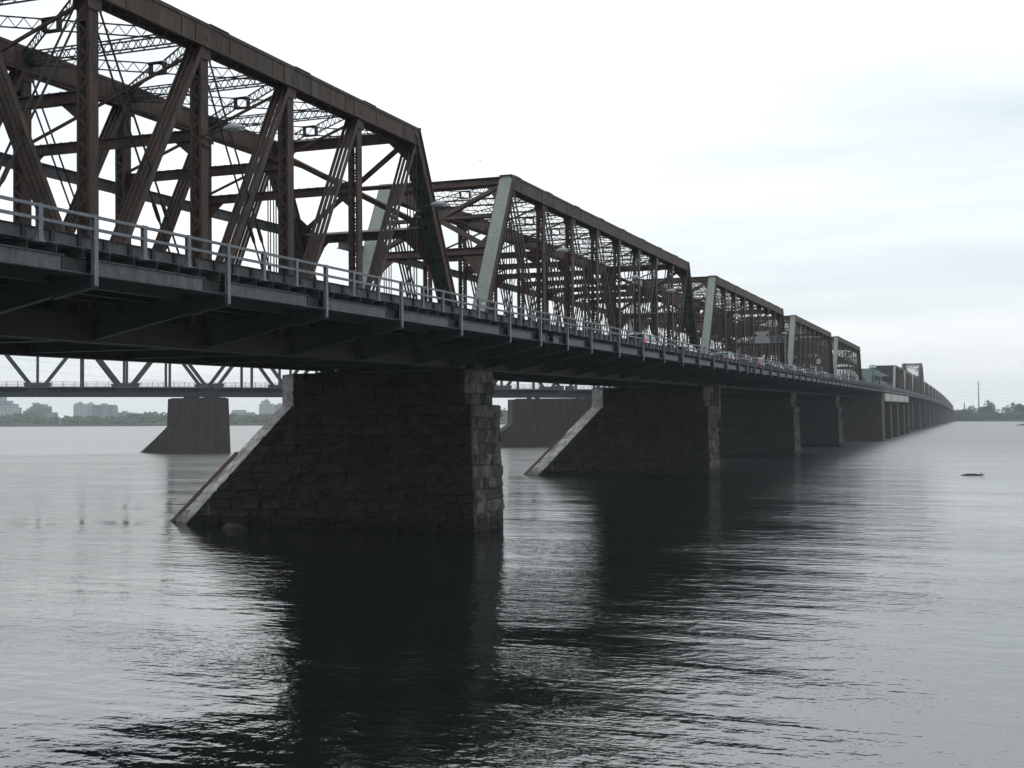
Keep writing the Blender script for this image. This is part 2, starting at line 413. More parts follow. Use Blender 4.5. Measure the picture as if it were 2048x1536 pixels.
def portal_mesh(s):
    """deep portal between the end posts, in their sloping plane"""
    b=MB(); y0=0 if s<0 else 8*P_
    def pt(x,z): 
        t=(ZT-.5-z)/(ZT-.5-ZB+.3); return V((x,y0+s*P_*t,z))
    up=(0,-s*.49,.87) ; up=V((0,s*-.49*-1,0))+V((0,0,1)); 
    n=V((0,-s*P_,(ZT-.5-ZB+.3))).normalized()
    zt,zl=ZT-.42,19.6-Z0
    b.ibeam(pt(-D+.45,zt),pt(-.45,zt),.42,.7,.04,n)
    b.ibeam(pt(-D+.45,zl),pt(-.45,zl),.36,.62,.04,n)
    zm=(zt+zl)/2
    b.beam(pt(-D+.45,zm),pt(-.45,zm),.2,.26,n)
    b.beam(pt(-D+.45,zl+.3),pt(-.45,zt-.35),.24,.34,n); b.beam(pt(-.45,zl+.3)+V((0,.03,0)),pt(-D+.45,zt-.35)+V((0,.03,0)),.2,.34,n)
    c=pt(-D/2,zm); e=(pt(0,zm+1)-pt(0,zm)).normalized()
    def plate(cs):
        f=V((0,1,0))*.05
        q=[p-f for p in cs]+[p+f for p in cs]; k=len(cs)
        b.faces(q,[tuple(range(k)),tuple(range(2*k-1,k-1,-1))]+[(i,i+k,(i+1)%k+k,(i+1)%k) for i in range(k)])
    plate([c+V((-.7,0,0))-e*.5,c+V((.7,0,0))-e*.5,c+V((.7,0,0))+e*.5,c+V((-.7,0,0))+e*.5])
    for sx,x in ((1,-D+.45),(-1,-.45)):
        for z,sg in ((zt-.35,-1),(zl+.31,1),(zl-.31,-1)):
            a=pt(x,z); L=1.15 if z>zl-.1 else 1.9
            plate([a,a+V((sx*L,0,0)),a+V((sx*L*.8,0,0))+e*sg*.3,a+e*sg*L*1.05+V((sx*.2,0,0)),a+e*sg*L*1.05])
    for q in range(17): 
        p=pt(-D+.6+q*.54,zt)+n*.36; b.beam(p,p+n*.05,.05,.05,(0,1,0)) if False else b.box(p.x-.03,p.x+.03,p.y-.15,p.y+.15,p.z,p.z+.05)
    return b
def floor_beam_mesh(end=False):
    """cross girder under the tracks with tapering cantilever brackets out to both roadway edges"""
    b=MB(); zt=1.98
    b.box(-D+.35,-.35,-.025,.025,.16,zt); b.box(-D+.35,-.35,-.2,.2,.1,.155); b.box(-D,0,-.2,.2,zt+.002,zt+.05)
    for sx,x0 in ((1,0.),(-1,-D)):
        X=lambda t: x0+sx*t
        b.faces([(X(.35),-.02,.12),(X(.35),-.02,zt),(X(XE-.05),-.02,1.58),(X(XE-.05),-.02,1.35),(X(.35),.02,.12),(X(.35),.02,zt),(X(XE-.05),.02,1.58),(X(XE-.05),.02,1.35)],
                [(0,1,2,3),(7,6,5,4),(0,3,7,4),(1,5,6,2),(0,4,5,1),(2,6,7,3)])
        b.beam((X(.35),0,.1),(X(XE),0,1.33),.3,.05)
        b.beam((X(XE-1.6),0,.92),(X(XE+.02),0,1.25),.34,.05,(0,0,1))
        b.box(min(X(XE-.05),X(XE+.02)),max(X(XE-.05),X(XE+.02)),-.17,.17,1.22,1.62)
        for t in (1.6,3.2,4.8):
            z0=.06+1.27*t/XE; b.box(X(t)-.02,X(t)+.02,-.1,.1,z0+.03,zt-.35)
    return b
def deck_mesh(x_in,x_out,y0,y1,ribs=True):
    b=MB(); sx=1 if x_out>x_in else -1
    xa,xb=min(x_in,x_out),max(x_in,x_out)
    b.box(min(x_in,x_out-sx*.45),max(x_in,x_out-sx*.45),y0,y1,ZDK-.12,ZDK,0)
    y=y0+.4
    while ribs and y<y1-.2:
        b.ibeam((x_in,y,ZDK-.27),(x_out-sx*.03,y,ZDK-.27),.2,.3,.03,(0,0,1),1)
        y+=1.25
    return b
def fascia_mesh(x,sx,nodes):
    """edge girder hung between the brackets, a darker recessed splice beside each"""
    b=MB(); zt,zb=2.12,1.62
    for a,c in zip(nodes[:-1],nodes[1:]):
        y0,y1=a+.12,c-1.35
        b.box(x-.02,x+.02,y0,y1,zb+.03,zt-.03,0); b.box(x-.12,x+.1*1,y0,y1,zt-.028,zt,0); b.box(x-.12,x+.1,y0,y1,zb,zb+.028,0)
        b.box(x-sx*.2-.015,x-sx*.2+.015,y1,c-.03,zb+.03,zt-.02,1); b.box(x-.2,x+.1,y1,c-.03,zb,zb+.028,0)
        b.box(x-.06,x+.06,y1-.06,y1+.03,zb+.03,zt-.03,1)
    return b
def curb_mesh(x,sx,y0,y1):
    b=MB(); zt=ZCT;zb=13.36-Z0
    b.box(x-.015,x+.015,y0,y1,zb+.03,zt-.03,0)
    b.box(x-.05 if sx>0 else x-.17,x+.17 if sx>0 else x+.05,y0,y1,zb,zb+.028,0)
    b.box(x-.05 if sx>0 else x-.1,x+.1 if sx>0 else x+.05,y0,y1,zt-.028,zt,1)
    y=y0+.6
    while y<y1:
        b.box(x+sx*.017,x+sx*.09,y-.09,y+.09,zb+.03,zt-.03,1); y+=1.25
    return b
def rails_mesh(x,y0,y1):
    b=MB()
    for z in (ZR-.055,ZMR-.055): b.box(x-.047,x+.047,y0,y1,z-.047,z+.047)
    return b
def rail_post_mesh(tall):
    b=MB()
    z0=(1.28 if tall else ZDK-.12)
    b.box(-.065,.06,-.012,.012,z0,ZR-.12) ; b.box(.045,.07,-.09,.09,z0,ZR-.115); b.box(-.07,-.055,-.09,.09,z0,ZR-.115)
    b.box(-.072,.072,-.12,.12,ZR-.112,ZR+.004); b.box(-.072,.072,-.12,.12,ZMR-.115,ZMR+.006)
    if not tall:
        b.box(-.12,.12,-.17,.17,z0-.03,z0-.002)
        for sy in (-1,1): b.poly([(.03,sy*.09,z0),(.03,sy*.2,z0),(.03,sy*.09,z0+.3)]); b.poly([(-.03,sy*.09,z0+.3),(-.03,sy*.2,z0),(-.03,sy*.09,z0)])
    return b
NODES=[k*P_ for k in range(9)]
BR=[-5.6]+NODES+[8*P_+5.6]           # brackets and floor beams
YS,YE=-8.38,PIT-8.42                  # deck of one span meets the next
PR={}
def proto(key,fn,*a,**k):
    if key not in PR: PR[key]=fn(*a,**k)
    return PR[key]
def make_span():
    sp=empty('truss_span',(0,0,Z0))
    for x0 in (0,-D):
        top_chord_mesh(x0).build('top_chord',[M['rust']],sp)
        bottom_chord_mesh(x0).build('bottom_chord',[M['rust_dark']],sp)
        for s in (-1,1): end_post(sp,x0,s)
    def many(name,mb,m,locs):
        first=mb.build(name,m,sp,locs[0]); 
        for l in locs[1:]: rep(first,name,sp,l)
    many('vertical_post',post_mesh(),M['rust'],[(x,k*P_,0) for x in (0,-D) for k in range(1,8)])
    many('hip_hanger',hanger_mesh(),M['rust_dark'],[(x,k*P_,0) for x in (0,-D) for k in (0,8)])
    many('diagonal',diagonal_mesh(P_),M['rust'],[(x,k*P_,0) for x in (0,-D) for k in (0,1,2)])
    many('diagonal',diagonal_mesh(-P_),M['rust'],[(x,k*P_,0) for x in (0,-D) for k in (8,7,6)])
    many('diagonal',diagonal_mesh(P_),M['rust'],[(x,3*P_,0) for x in (0,-D)])
    many('diagonal',diagonal_mesh(-P_),M['rust'],[(x,5*P_,0) for x in (0,-D)])
    many('counter_rod',counter_mesh(P_),M['rust_dark'],[(x,k*P_,0) for x in (0,-D) for k in (4,5)])
    many('counter_rod',counter_mesh(-P_),M['rust_dark'],[(x,k*P_,0) for x in (0,-D) for k in (4,3)])
    many('cross_strut',cross_strut_mesh(),M['rust_dark'],[(0,k*P_,0) for k in range(1,8)])
    many('lateral_bracing',lateral_mesh(),M['rust_dark'],[(0,k*P_,0) for k in range(8)])
    many('sway_frame',sway_mesh(),M['rust'],[(0,k*P_,0) for k in range(1,8)])
    for s in (-1,1): portal_mesh(s).build('portal',M['rust'],sp)
    many('floor_beam',floor_beam_mesh(),M['green_dark'],[(0,y,0) for y in BR])
    st=MB(); st.ibeam((0,YS+.02,1.75),(0,YE-.02,1.75),.28,.6,.03)
    many('stringer',st,M['green_dark'],[(x,0,0) for x in (1.4,2.9,4.5,-2.,-3.6,-6.3,-7.9,-D-1.4,-D-2.9,-D-4.5)])
    lb=MB()
    for k in range(-1,9):
        lb.beam((-D+.3,k*P_+.3,.5),(-.3,(k+1)*P_-.3,.5),.14,.1); lb.beam((-.3,k*P_+.3,.62),(-D+.3,(k+1)*P_-.3,.62),.14,.1)
    lb.build('bottom_bracing',M['rust_dark'],sp)
    gb=MB(); gb.ibeam((-D-.75,-P_+1,ZS-.36),(-D-.75,9*P_-1,ZS-.36),.34,.58,.035)
    for k in range(0,9): gb.box(-D-.6,-D-.25,k*P_-.15,k*P_+.15,ZS-.75,ZS-.66)
    gb.build('service_girder',M['zinc_dull'],sp)
    tr=MB()
    y=YS+.3
    while y<YE-.2: tr.box(-D/2-1.3,-D/2+1.3,y-.11,y+.11,2.07,2.25,0); y+=.55
    for x in (-.75,.75): tr.ibeam((-D/2+x,YS,2.34),(-D/2+x,YE,2.34),.13,.17,.03,(0,0,1),1)
    tr.box(-D+.5,-D/2-1.5,YS+.01,YE-.01,2.07,2.12,2); tr.box(-D/2+1.5,-.5,YS+.01,YE-.01,2.07,2.12,2)
    tr.build('rail_track',[M['timber'],M['rust_dark'],M['zinc_dark']],sp)
    tall=short=None
    for sx,xi,xo in ((1,.55,XE),(-1,-D-.55,-D-XE)):
        deck_mesh(xi,xo,YS+.01,YE-.01).build('roadway_deck',[M['asphalt'],M['zinc_dark']],sp)
        fascia_mesh(xo-sx*.14,sx,[YS]+BR+[YE]).build('fascia_girder',[M['zinc_dull'],M['green_dark']],sp)
        curb_mesh(xo-sx*.42,sx,YS+.01,YE-.01).build('curb_beam',[M['zinc_dull'],M['zinc_dark']],sp)
        rl=rails_mesh(xo,YS+.01,YE-.01).build('railing',[M['zinc']],sp)
        ys=sorted(BR+[YS])
        ends=BR+[BR[-1]+5.4]
        for a,c in zip(ends[:-1],ends[1:]):
            for q,t in enumerate((0,1/3,2/3)):
                pr=(tall if q==0 else short)
                if pr is None:
                    pr=rail_post_mesh(q==0).build('railing_post',M['zinc'],rl,(xo,a+(c-a)*t,0))
                    if q==0: tall=pr
                    else: short=pr
                else: rep(pr,'railing_post',rl,(xo,a+(c-a)*t,0),(0,0,0 if sx>0 else math.pi))
    return sp
GRP='steel spans of the river bridge'
def place_span(sp,k,label):
    y=k*PIT+3.5*P_
    sp.location=(0,k*PIT,Z0+dz(k*PIT)); sp.rotation_euler=(slope(y),0,0)
    return tag(sp,label,'truss span',GRP)
first=make_span()
labels=['rusty truss span nearest the viewer, cut off by the left edge','second rusty truss span, white figures low on its pale end post',
        'third truss span along the bridge, the one with the overhead sign gantry','fourth truss span along the bridge, just past the sign gantry',
        'fifth truss span along the bridge, last before the low green gantry']
spans=[]
for i,k in enumerate(range(-1,4)):
    sp=first if i==0 else copy_tree(first)
    spans.append(place_span(sp,k,labels[i]))
# white figures painted on the second span's near end post
ep=[c for c in spans[1].children if c.name.startswith('end_post')][0]
for dx in (-.22,.3):
    cu=bpy.data.curves.new('painted_number','FONT'); cu.body='2'; cu.size=.62; cu.extrude=.004; cu.align_x='CENTER'; cu.materials.append(M['white_paint'])
    tmp=bpy.data.objects.new('painted_number',cu); COL.objects.link(tmp); bpy.context.view_layer.update(); me=bpy.data.meshes.new_from_object(tmp); bpy.data.objects.remove(tmp)
    t=link('painted_number',me,ep)
    top=V((0,0,ZT-.5)); bot=V((0,-P_,ZB-.3)); d=(bot-top).normalized(); nrm=V((0,-abs(d.z),abs(d.y))).normalized()
    t.matrix_local=Matrix.Translation(top+d*11.15+nrm*.428+V((dx,0,0)))@Matrix(((1,0,0),(0,-d.y,nrm.y),(0,-d.z,nrm.z))).to_4x4()

# ---------------------------------------------------------------- distant spans (coarser)
def far_span(name,heights,plain_end):
    """heights: top chord height at each of the 9 upper nodes above the usual one"""
    sp=empty(name,(0,0,Z0))
    T=[V((0,k*P_,ZT-.5+heights[k])) for k in range(9)]
    B=[V((0,k*P_,ZB)) for k in range(-1,10)]
    for x0 in (0,-D):
        o=V((x0,0,0)); b=MB()
        for a,c in zip(T[:-1],T[1:]): b.beam(a+o,c+o,.95,1.05)
        b.build('top_chord',M['rust'],sp)
        b=MB(); b.beam(B[0]+o-V((0,0,.33)),B[-1]+o-V((0,0,.33)),.6,1.05); b.build('bottom_chord',M['rust_dark'],sp)
        b=MB()
        for k in range(9):
            if 0<k<8:
                for s in (-.25,.25): b.beam(B[k+1]+o+V((s,0,0)),T[k]+o+V((s,0,0)),.09,.5,(0,1,0))
                n=14
                for q in range(n):
                    a=B[k+1].lerp(T[k],q/n);c=B[k+1].lerp(T[k],(q+1)/n)
                    b.beam(a+o+V((-.2 if q%2 else .2,0,0)),c+o+V((.2 if q%2 else -.2,0,0)),.1,.3,(0,1,0))
            else:
                for s in (-.3,-.1,.1,.3): b.beam(B[k+1]+o+V((s,0,0)),T[k]+o+V((s,0,0)),.06,.06,(0,1,0))
            if k<4: q=k+2
            elif k>4: q=k
            else: q=None
            if q:
                for s in (-.28,.28): b.beam(T[k]+o+V((s,0,0)),B[q]+o+V((s,0,0)),.1,.28,(1,0,0))
        b.build('web_members',M['rust'],sp)
        for k,e in ((0,0),(8,10)):
            s=-1 if k==0 else 1
            b=MB(); d=(B[e]-T[k]).normalized(); n=V((0,s*abs(d.z),abs(d.y)))
            b.beam(T[k]+o,B[e]+o,.9,.7,n,0,0,0)
            b.beam(T[k]+o-d*.3,B[e]+o,.98,.03,n,0,.37,1 if not plain_end else 0)
            b.beam(T[k]+o,B[e]+o,.8,.02,n,0,-.37,2)
            b.build('end_post',[M['rust'],M['pale'],M['green_dark']],sp)
    b=MB()
    for k in range(9):
        z=V((0,0,0)); a=T[k]+V((-D,0,0)); c=T[k]
        if k in (0,8) : b.beam(a,c,.4,.9)
        else: b.lattice(a,c,.6,.7,.12,.09)
        if 0<k<8:
            b.beam(a-V((0,0,ZT-.5+heights[k]-ZS)),c-V((0,0,ZT-.5+heights[k]-ZS)),.3,.45)
            b.beam(a-V((0,0,ZT-.5+heights[k]-ZS-.3)),c-V((0,0,.8)),.12,.12); b.beam(c-V((0,0,ZT-.5+heights[k]-ZS-.3)),a-V((0,0,.8)),.12,.12)
        else:
            s=-1 if k==0 else 1; h=4.6; t=h/(ZT-.5-ZB)*P_*s
            b.beam(a+V((0,t,-h)),c+V((0,t,-h)),.35,.6); b.beam(a+V((0,t,-h)),c,.25,.35); b.beam(c+V((0,t,-h)),a,.25,.35)
    for a,c in zip(T[:-1],T[1:]):
        b.lattice(a+V((-D,0,0)),c,.5,.7,.1,.08); b.lattice(a,c+V((-D,0,0)),.5,.7,.1,.08)
    b.build('top_bracing',M['rust_dark'],sp)
    far_deck(sp)
    return sp
def far_deck(sp,y0=YS,y1=YE,fascia=True):
    fb=[c for c in first.children if c.name.startswith('floor_beam')][0]
    for y in BR: rep(fb,'floor_beam',sp,(0,y,0))
    b=MB(); b.box(-D-XE+.3,XE-.3,y0+.01,y1-.01,ZDK-.3,ZDK); b.build('roadway_deck',M['asphalt'],sp)
    for sx,x in ((1,XE-.14),(-1,-D-XE+.14)):
        b=MB(); b.box(x-.1,x+.1,y0+.01,y1-.01,1.62,2.12); b.box(x-sx*.28-.03,x-sx*.28+.03,y0+.01,y1-.01,13.36-Z0,ZCT); b.build('fascia_girder',M['zinc_dull'],sp)
        b=rails_mesh(x+sx*.14,y0+.01,y1-.01)
        y=y0+2.78
        n=0
        while y<y1:
            b.box(x+sx*.14-.06,x+sx*.14+.06,y-.09,y+.09,1.28 if n%3==0 else ZDK-.1,ZR-.12); y+=2.5; n+=1
        b.build('railing',M['zinc'],sp)
fs=far_span('truss_span',[0]*9,False)
order=['first','second','third','fourth','fifth','sixth','seventh','eighth','ninth','tenth','eleventh','twelfth','thirteenth','fourteenth']
used=False
for k in (6,7,8)+tuple(range(10,23)):
    sp=fs if not used else copy_tree(fs); used=True
    if k<9: lb='%s pale-posted truss span after the green gantry'%order[k-6]
    else: lb='%s hazy truss span beyond the tall humped span'%order[k-10]
    place_span(sp,k,lb)
hs=[1.5,6.5,9,10,10.4,10,9,6.5,1.5]
place_span(far_span('truss_span',hs,True),9,'tall humped truss span that stands above all the others')
# two low girder spans in the middle, with pale fascia panels
for j,k in enumerate((4,5)):
    sp=empty('girder_span',(0,0,Z0))
    far_deck(sp)
    b=MB()
    for x in (0,-D): b.ibeam((x,YS+.1,1.0),(x,YE-.1,1.0),.5,1.9,.05)
    b.build('main_girder',M['green_dark'],sp)
    b=MB()
    for a,c in (((0,26),(29.5,66)),((-8.4,27),(29.5,56)))[j]:
        b.box(XE-.3,XE-.05,a,c,-1.1,1.2)
    b.build('fascia_panel',M['white_girder'],sp)
    b=MB(); b.box(XE-.5,XE-.35,YS+.1,YE-.1,-1.3,1.5); b.build('edge_girder',M['green_dark'],sp)
    b=MB()
    for x in (-.2,-D+.2): 
        b.box(x-.1,x+.1,YS+.5,YE-.5,ZDK+.02,ZDK+3.2)
    b.build('parapet_girder',M['rust_dark'],sp)
    place_span(sp,k,['low girder span with whitish side panels under the green gantry','low girder span with whitish side panels, farther from the green gantry'][j]); sp['category']='girder span'

# ---------------------------------------------------------------- piers
def stone_patch(b,c00,c10,c11,c01,h,L,rng,bulge=.12,groove=.05,m=0,lo=0,hi=1,nx=4,ny=3):
    """courses of rock-faced blocks on a quad (00 bottom start, 10 bottom end, 11 top end, 01 top start)"""
    c00,c10,c11,c01=map(V,(c00,c10,c11,c01))
    n=(c10-c00).cross(c01-c00).normalized()
    H=((c01-c00).length+(c11-c10).length)/2; rows=max(1,round(H/h))
    W=max((c10-c00).length,(c11-c01).length)
    def at(v,d,e):      # a point on the quad, d metres from its steadier end
        l,q=c00.lerp(c01,v),c10.lerp(c11,v); w=(q-l).length
        return l.lerp(q,d/w) if e==0 else q.lerp(l,d/w)
    hd=(c10-c00).normalized(); e=0 if abs((c01-c00).dot(hd))<=abs((c11-c10).dot(hd)) else 1
    hs_=[rng.uniform(.9,1.12) for _ in range(rows)]; tot=sum(hs_); vs=[sum(hs_[:q])/tot for q in range(rows+1)]
    FX=[0,.06,.28,.5,.74,.94,1]; FY=[0,.1,.36,.66,.9,1]; nx,ny=6,5
    for j in range(rows):
        v0,v1=vs[j],vs[j+1]
        L0=(c10.lerp(c11,v0)-c00.lerp(c01,v0)).length; L1=(c10.lerp(c11,v1)-c00.lerp(c01,v1)).length; Lm=min(L0,L1)
        ds=[0.,rng.uniform(.4,1.2)*L]
        while ds[-1]<Lm-1.3*L: ds.append(ds[-1]+L*rng.uniform(.5,1.6))
        if ds[-1]>Lm-.45*L: ds=ds[:-1] or [0.]
        cuts=[(d,d) for d in ds]+[(L0,L1)]
        for (a0,a1),(b0,b1) in zip(cuts[:-1],cuts[1:]):
            g=[]; bb=rng.uniform(0,1)**1.5*bulge; tx,ty=rng.uniform(-.7,.7)*bulge,rng.uniform(-.5,.8)*bulge
            for y in range(ny+1):
                for x in range(nx+1):
                    fx,fy=FX[x],FY[y]
                    if 0<x<nx: fx+=rng.uniform(-.03,.03)
                    if 0<y<ny: fy+=rng.uniform(-.03,.03)
                    v=v0+(v1-v0)*fy
                    d=(a0+(b0-a0)*fx)*(1-fy)+(a1+(b1-a1)*fx)*fy
                    edge=x in(0,nx) or y in (0,ny)
                    p=at(v,d,e)+n*(-groove if edge else bb+tx*(fx-.5)*2+ty*(fy-.5)*2+rng.uniform(-.4,.4)*bulge)
                    g.append(p)
            k=rng.uniform(lo,hi)
            fs_=[(y*(nx+1)+x,y*(nx+1)+x+1,(y+1)*(nx+1)+x+1,(y+1)*(nx+1)+x) for y in range(ny) for x in range(nx)]
            b.faces(g,fs_ if e==0 else [f[::-1] for f in fs_],m,k)
def stone_pier():
    rng=random.Random(3)
    pr=empty('stone_pier',(0,0,0))
    def ring(z,up):
        if up: e0,n1,n2,nt,ht,hn=1.17,.82,-12.2,-14.3,2.05,2.05
        else:
            t=(8.45-z)/8.45
            e0,n1,n2,nt,ht,hn=1.65+.22*t,1.27+.23*t,-12.3-8.7*t,-14.4-9.2*t,2.12+.1*t,2.12+.1*t
        return [V((e0,ht,z)),V((n1,-ht,z)),V((n2,-hn,z)),V((nt,0,z)),V((n2,hn,z))]
    b=MB()
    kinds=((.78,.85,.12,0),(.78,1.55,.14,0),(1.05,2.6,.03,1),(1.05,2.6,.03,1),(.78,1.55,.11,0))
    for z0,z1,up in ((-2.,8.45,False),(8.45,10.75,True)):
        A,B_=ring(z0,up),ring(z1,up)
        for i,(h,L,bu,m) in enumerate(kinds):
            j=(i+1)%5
            stone_patch(b,A[j],A[i],B_[i],B_[j],h,L,rng,bu,.055 if m==0 else .03,m,.5 if i==0 else 0,1 if i in(0,2,3) else .34)  # shade painted in: long faces take only dark block tones, tail the paler
    b.poly([p-V((0,0,.03)) for p in ring(8.45,False)],0)
    b.poly(ring(10.72,True),0)
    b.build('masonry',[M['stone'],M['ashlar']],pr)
    # rusty steel strip protecting the cutwater edge
    s=MB(); rx=lambda z: -14.4-9.2*(8.45-z)/8.45
    a=V((rx(-1.2),0,-1.2)); c=V((rx(5.1),0,5.1))
    s.beam(a,c,.3,.12,(-1,0,1),.0,.07)
    for sy in (-1,1):
        d=V((2.1,sy*2.15,0)).normalized(); n=(c-a).cross(d).normalized(); n=n if n.z>0 else -n
        q=[a+n*.02,c+n*.02,c+d*.42+n*.02,a+d*.42+n*.02]; q2=[p+n*.05 for p in q]
        s.faces(q+q2,[(0,1,2,3),(7,6,5,4),(0,4,5,1),(1,5,6,2),(2,6,7,3),(3,7,4,0)])
        for t in range(9):
            p=a.lerp(c,(t+.5)/9)+d*.3+n*.07; s.rod(p,p+n*.05,.05,6)
    s.build('ice_nosing',M['nosing'],pr)
    k=MB()
    for x in (0,-D):
        k.box(x-.6,x+.6,-1.6,1.6,10.7,10.84)
    k.build('bearing_block',M['zinc_dark'],pr)
    return pr
M['nosing']=painted('rusty_ice_nosing',(.15,.09,.06),(.11,.07,.055),(.17,.095,.06),.5,.75)
PG='piers of the river bridge'
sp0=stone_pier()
plabels=['rough stone pier nearest the viewer, in the middle of the photo','second rough stone pier along the bridge, rusty strip on its slanted nose',
 'third rough stone pier along the bridge, beside a pale concrete patch','fourth rough stone pier, just before the wide brown concrete pier']
PY=-8.4
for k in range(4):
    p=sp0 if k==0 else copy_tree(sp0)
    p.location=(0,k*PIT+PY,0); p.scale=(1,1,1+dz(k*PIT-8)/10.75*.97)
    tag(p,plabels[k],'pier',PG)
pc=MB(); pc.prism([(-.1,0),(4.2,0),(4.2,2.6),(-.1,5.0)][::-1],-.55,-.2) if False else None
pc.faces([(-1.2,0,5.6),(.9,0,7.4),(.9,0,11.6),(-1.2,0,11.6),(-1.2,.6,5.6),(.9,.6,7.4),(.9,.6,11.6),(-1.2,.6,11.6)],MB.BF)
o=pc.build('concrete_bracket',M['concrete_edge'],None,(1.0,PIT+PY+2.35,0)); tag(o,'pale grey concrete block on the back of the second stone pier','concrete block')
def conc_pier(y,xt,xn,top,half,label):
    """plain stained concrete pier with a pale arris at its downstream end"""
    pr=empty('concrete_pier',(0,y,0))
    b=MB(); z0,z1=-2.,top
    def ring(z):
        t=(z1-z)/z1; w=half+.35*t
        nose=-D-xn-(max(0,8.4-z))*1.05
        return [V((xt+.25*t-.4,-w,z)),V((nose,-w,z)),V((nose-w,0,z)),V((nose,w,z)),V((xt+.25*t-.4,w,z)),V((xt+.25*t,w*.8,z)),V((xt+.25*t,-w*.8,z))]
    zs=[z0,2.,5.,8.4,z1]
    rs=[ring(z) for z in zs]
    for A,B_ in zip(rs[:-1],rs[1:]):
        for i in range(7):
            j=(i+1)%7
            b.poly([A[j],A[i],B_[i],B_[j]],1 if i==6 else 0)
    b.poly(rs[-1],0)
    b.build('shaft',[M['concrete'],M['concrete_edge']],pr)
    c=MB(); c.box(-D-xn-.6,xt-.1,-half-.15,half+.15,top+.003,top+.25); c.build('coping',M['concrete'],pr)
    return tag(pr,label,'pier',PG)
conc_pier(4*PIT-8.4,6.4,2.5,12.9,3.2,'broad brown concrete pier under the start of the low girder spans')
conc_pier(4.5*PIT-8.4,6.2,2,11.3,1.2,'slim brown pier under the middle of the first whitish panels')
conc_pier(5*PIT-8.4,6.2,2,11.6,1.3,'slim brown pier between the two low girder spans')
conc_pier(5.5*PIT-8.4,6.2,2,11.6,1.2,'slim brown pier under the last whitish panel')
conc_pier(6*PIT-8.4,5.9,2,10.75+dz(6*PIT),1.5,'brown pier where the pale-posted truss spans resume')
for k in range(7,24):
    lb='brown pier below the %s joint of the trusses past the green gantry'%order[k-7] if k<10 else '%s hazy pier beyond the tall humped span'%order[k-10]
    conc_pier(k*PIT-8.4,4.0,2,10.7+dz(k*PIT-8),1.7,lb)

# ---------------------------------------------------------------- green gantry, lamps, signs at the middle of the bridge
g=empty('steel_gantry',(0,300,Z0+dz(300)))
b=MB()
b.prism([(0,8.6),(43,10.2),(43,8.3),(38,7.2),(33,4.2),(30,0),(25,2),(10,5.5),(0,6.2)],-.2,.2); b.build('haunched_arm',M['green'],g)
b=MB(); b.box(-.4,.4,42,44.5,1.,10.4); b.build('post',M['green'],g)
b=MB(); b.box(-.4,.4,72,78,1.,10.); b.build('post',M['green'],g)
b=MB(); b.box(-.35,.35,44.52,77.9,8.2,10.2); b.build('top_beam',M['green'],g)
b=MB()
for q in range(9): b.box(-1.2,-1.0,46+q*3,47.4+q*3,2.2,8.1)
b.build('slatted_screen',M['rust_dark'],g)
b=MB(); b.rod((0,43,10.4),(0,43,11.4),1.3,10,0,.7); b.build('dome_cap',M['lamp_grey'],g)
tag(g,'green steel gantry with haunched arm between the truss spans','gantry')
def cobra(name,h,arm,label,group,loc,mount=False):
    """h: pole height (0 = bracketed to a truss post)"""
    r=empty(name,loc)
    if h:
        b=MB(); b.rod((0,0,0),(0,0,h),.13,8,0,.07); b.build('pole',M['zinc'],r)
    b=MB()
    pts=[V((0,0,h-.1 if h else .05)),V((arm*.35,0,h+.15 if h else .16)),V((arm*.75,0,(h or 0)+.22))]
    for a,c in zip(pts[:-1],pts[1:]): b.rod(a,c,.045,6)
    if not h:
        b.box(-.12,.06,-.3,.3,-.5,-.4); b.box(-.12,.06,-.3,.3,-.12,-.03)
    b.build('arm',M['zinc_dark'],r)
    b=MB(); n=10; x0,x1=arm*.7,arm*.7+1.05
    prev=None
    for i in range(7):
        t=i/6; x=x0+(x1-x0)*t; w=.06+.25*math.sin(math.pi*min(1,t*.9+.08)); hh=.05+.19*math.sin(math.pi*min(1,t*.95+.05))
        ring=[V((x,w*math.cos(a),(h or 0)+.22+hh*max(-.35,math.sin(a)))) for a in [2*math.pi*j/n for j in range(n)]]
        if prev: b.faces(prev+ring,[(j,(j+1)%n,n+(j+1)%n,n+j) for j in range(n)])
        else: b.poly(ring)
        prev=ring
    b.poly(prev[::-1]); b.build('lamp_head',M['lamp_grey'],r,smooth=True)
    b=MB(); b.box(x0+.35,x1-.15,-.14,.14,(h or 0)+.1,(h or 0)+.17); b.build('lens',M['lens'],r)
    return tag(r,label,'street lamp',group)
LG='road lamps bracketed to the truss posts'
lampdef=[(-39.3,'big grey lamp head on a post of the nearest truss span'),(-16.8,'grey lamp at the far hip of the nearest truss span'),
 (7.5,'grey lamp on the first upright of the second truss span'),(30.,'grey lamp at the middle of the second truss span'),
 (45.,'grey lamp two uprights before the far end of the second truss span'),(84.3,'grey lamp near the start of the third truss span'),
 (106.8,'grey lamp just behind the sign gantry'),(129.3,'grey lamp near the far end of the third truss span')]
for y,lb in lampdef: cobra('street_lamp',0,1.35,lb,LG,(.32,y+.02,20.55+dz(y)))
cobra('tall_street_lamp',11,-2.2,'tall pole lamp right behind the fifth truss span','pole lamps by the green gantry',(-3.5,308,ZDK+Z0+dz(308)))
cobra('tall_street_lamp',10.5,-2.2,'tall pole lamp standing above the green gantry arm','pole lamps by the green gantry',(-3.5,330,ZDK+Z0+dz(330)))
g=empty('sign_gantry',(0,100,Z0+dz(100)))
b=MB(); zb=18.45-Z0-dz(100)+0; zt=19.35-Z0-dz(100)
for sy in (-.4,.4):
    for z in (zb,zt): b.rod((.35,sy,z),(6.0,sy,z),.06,6)
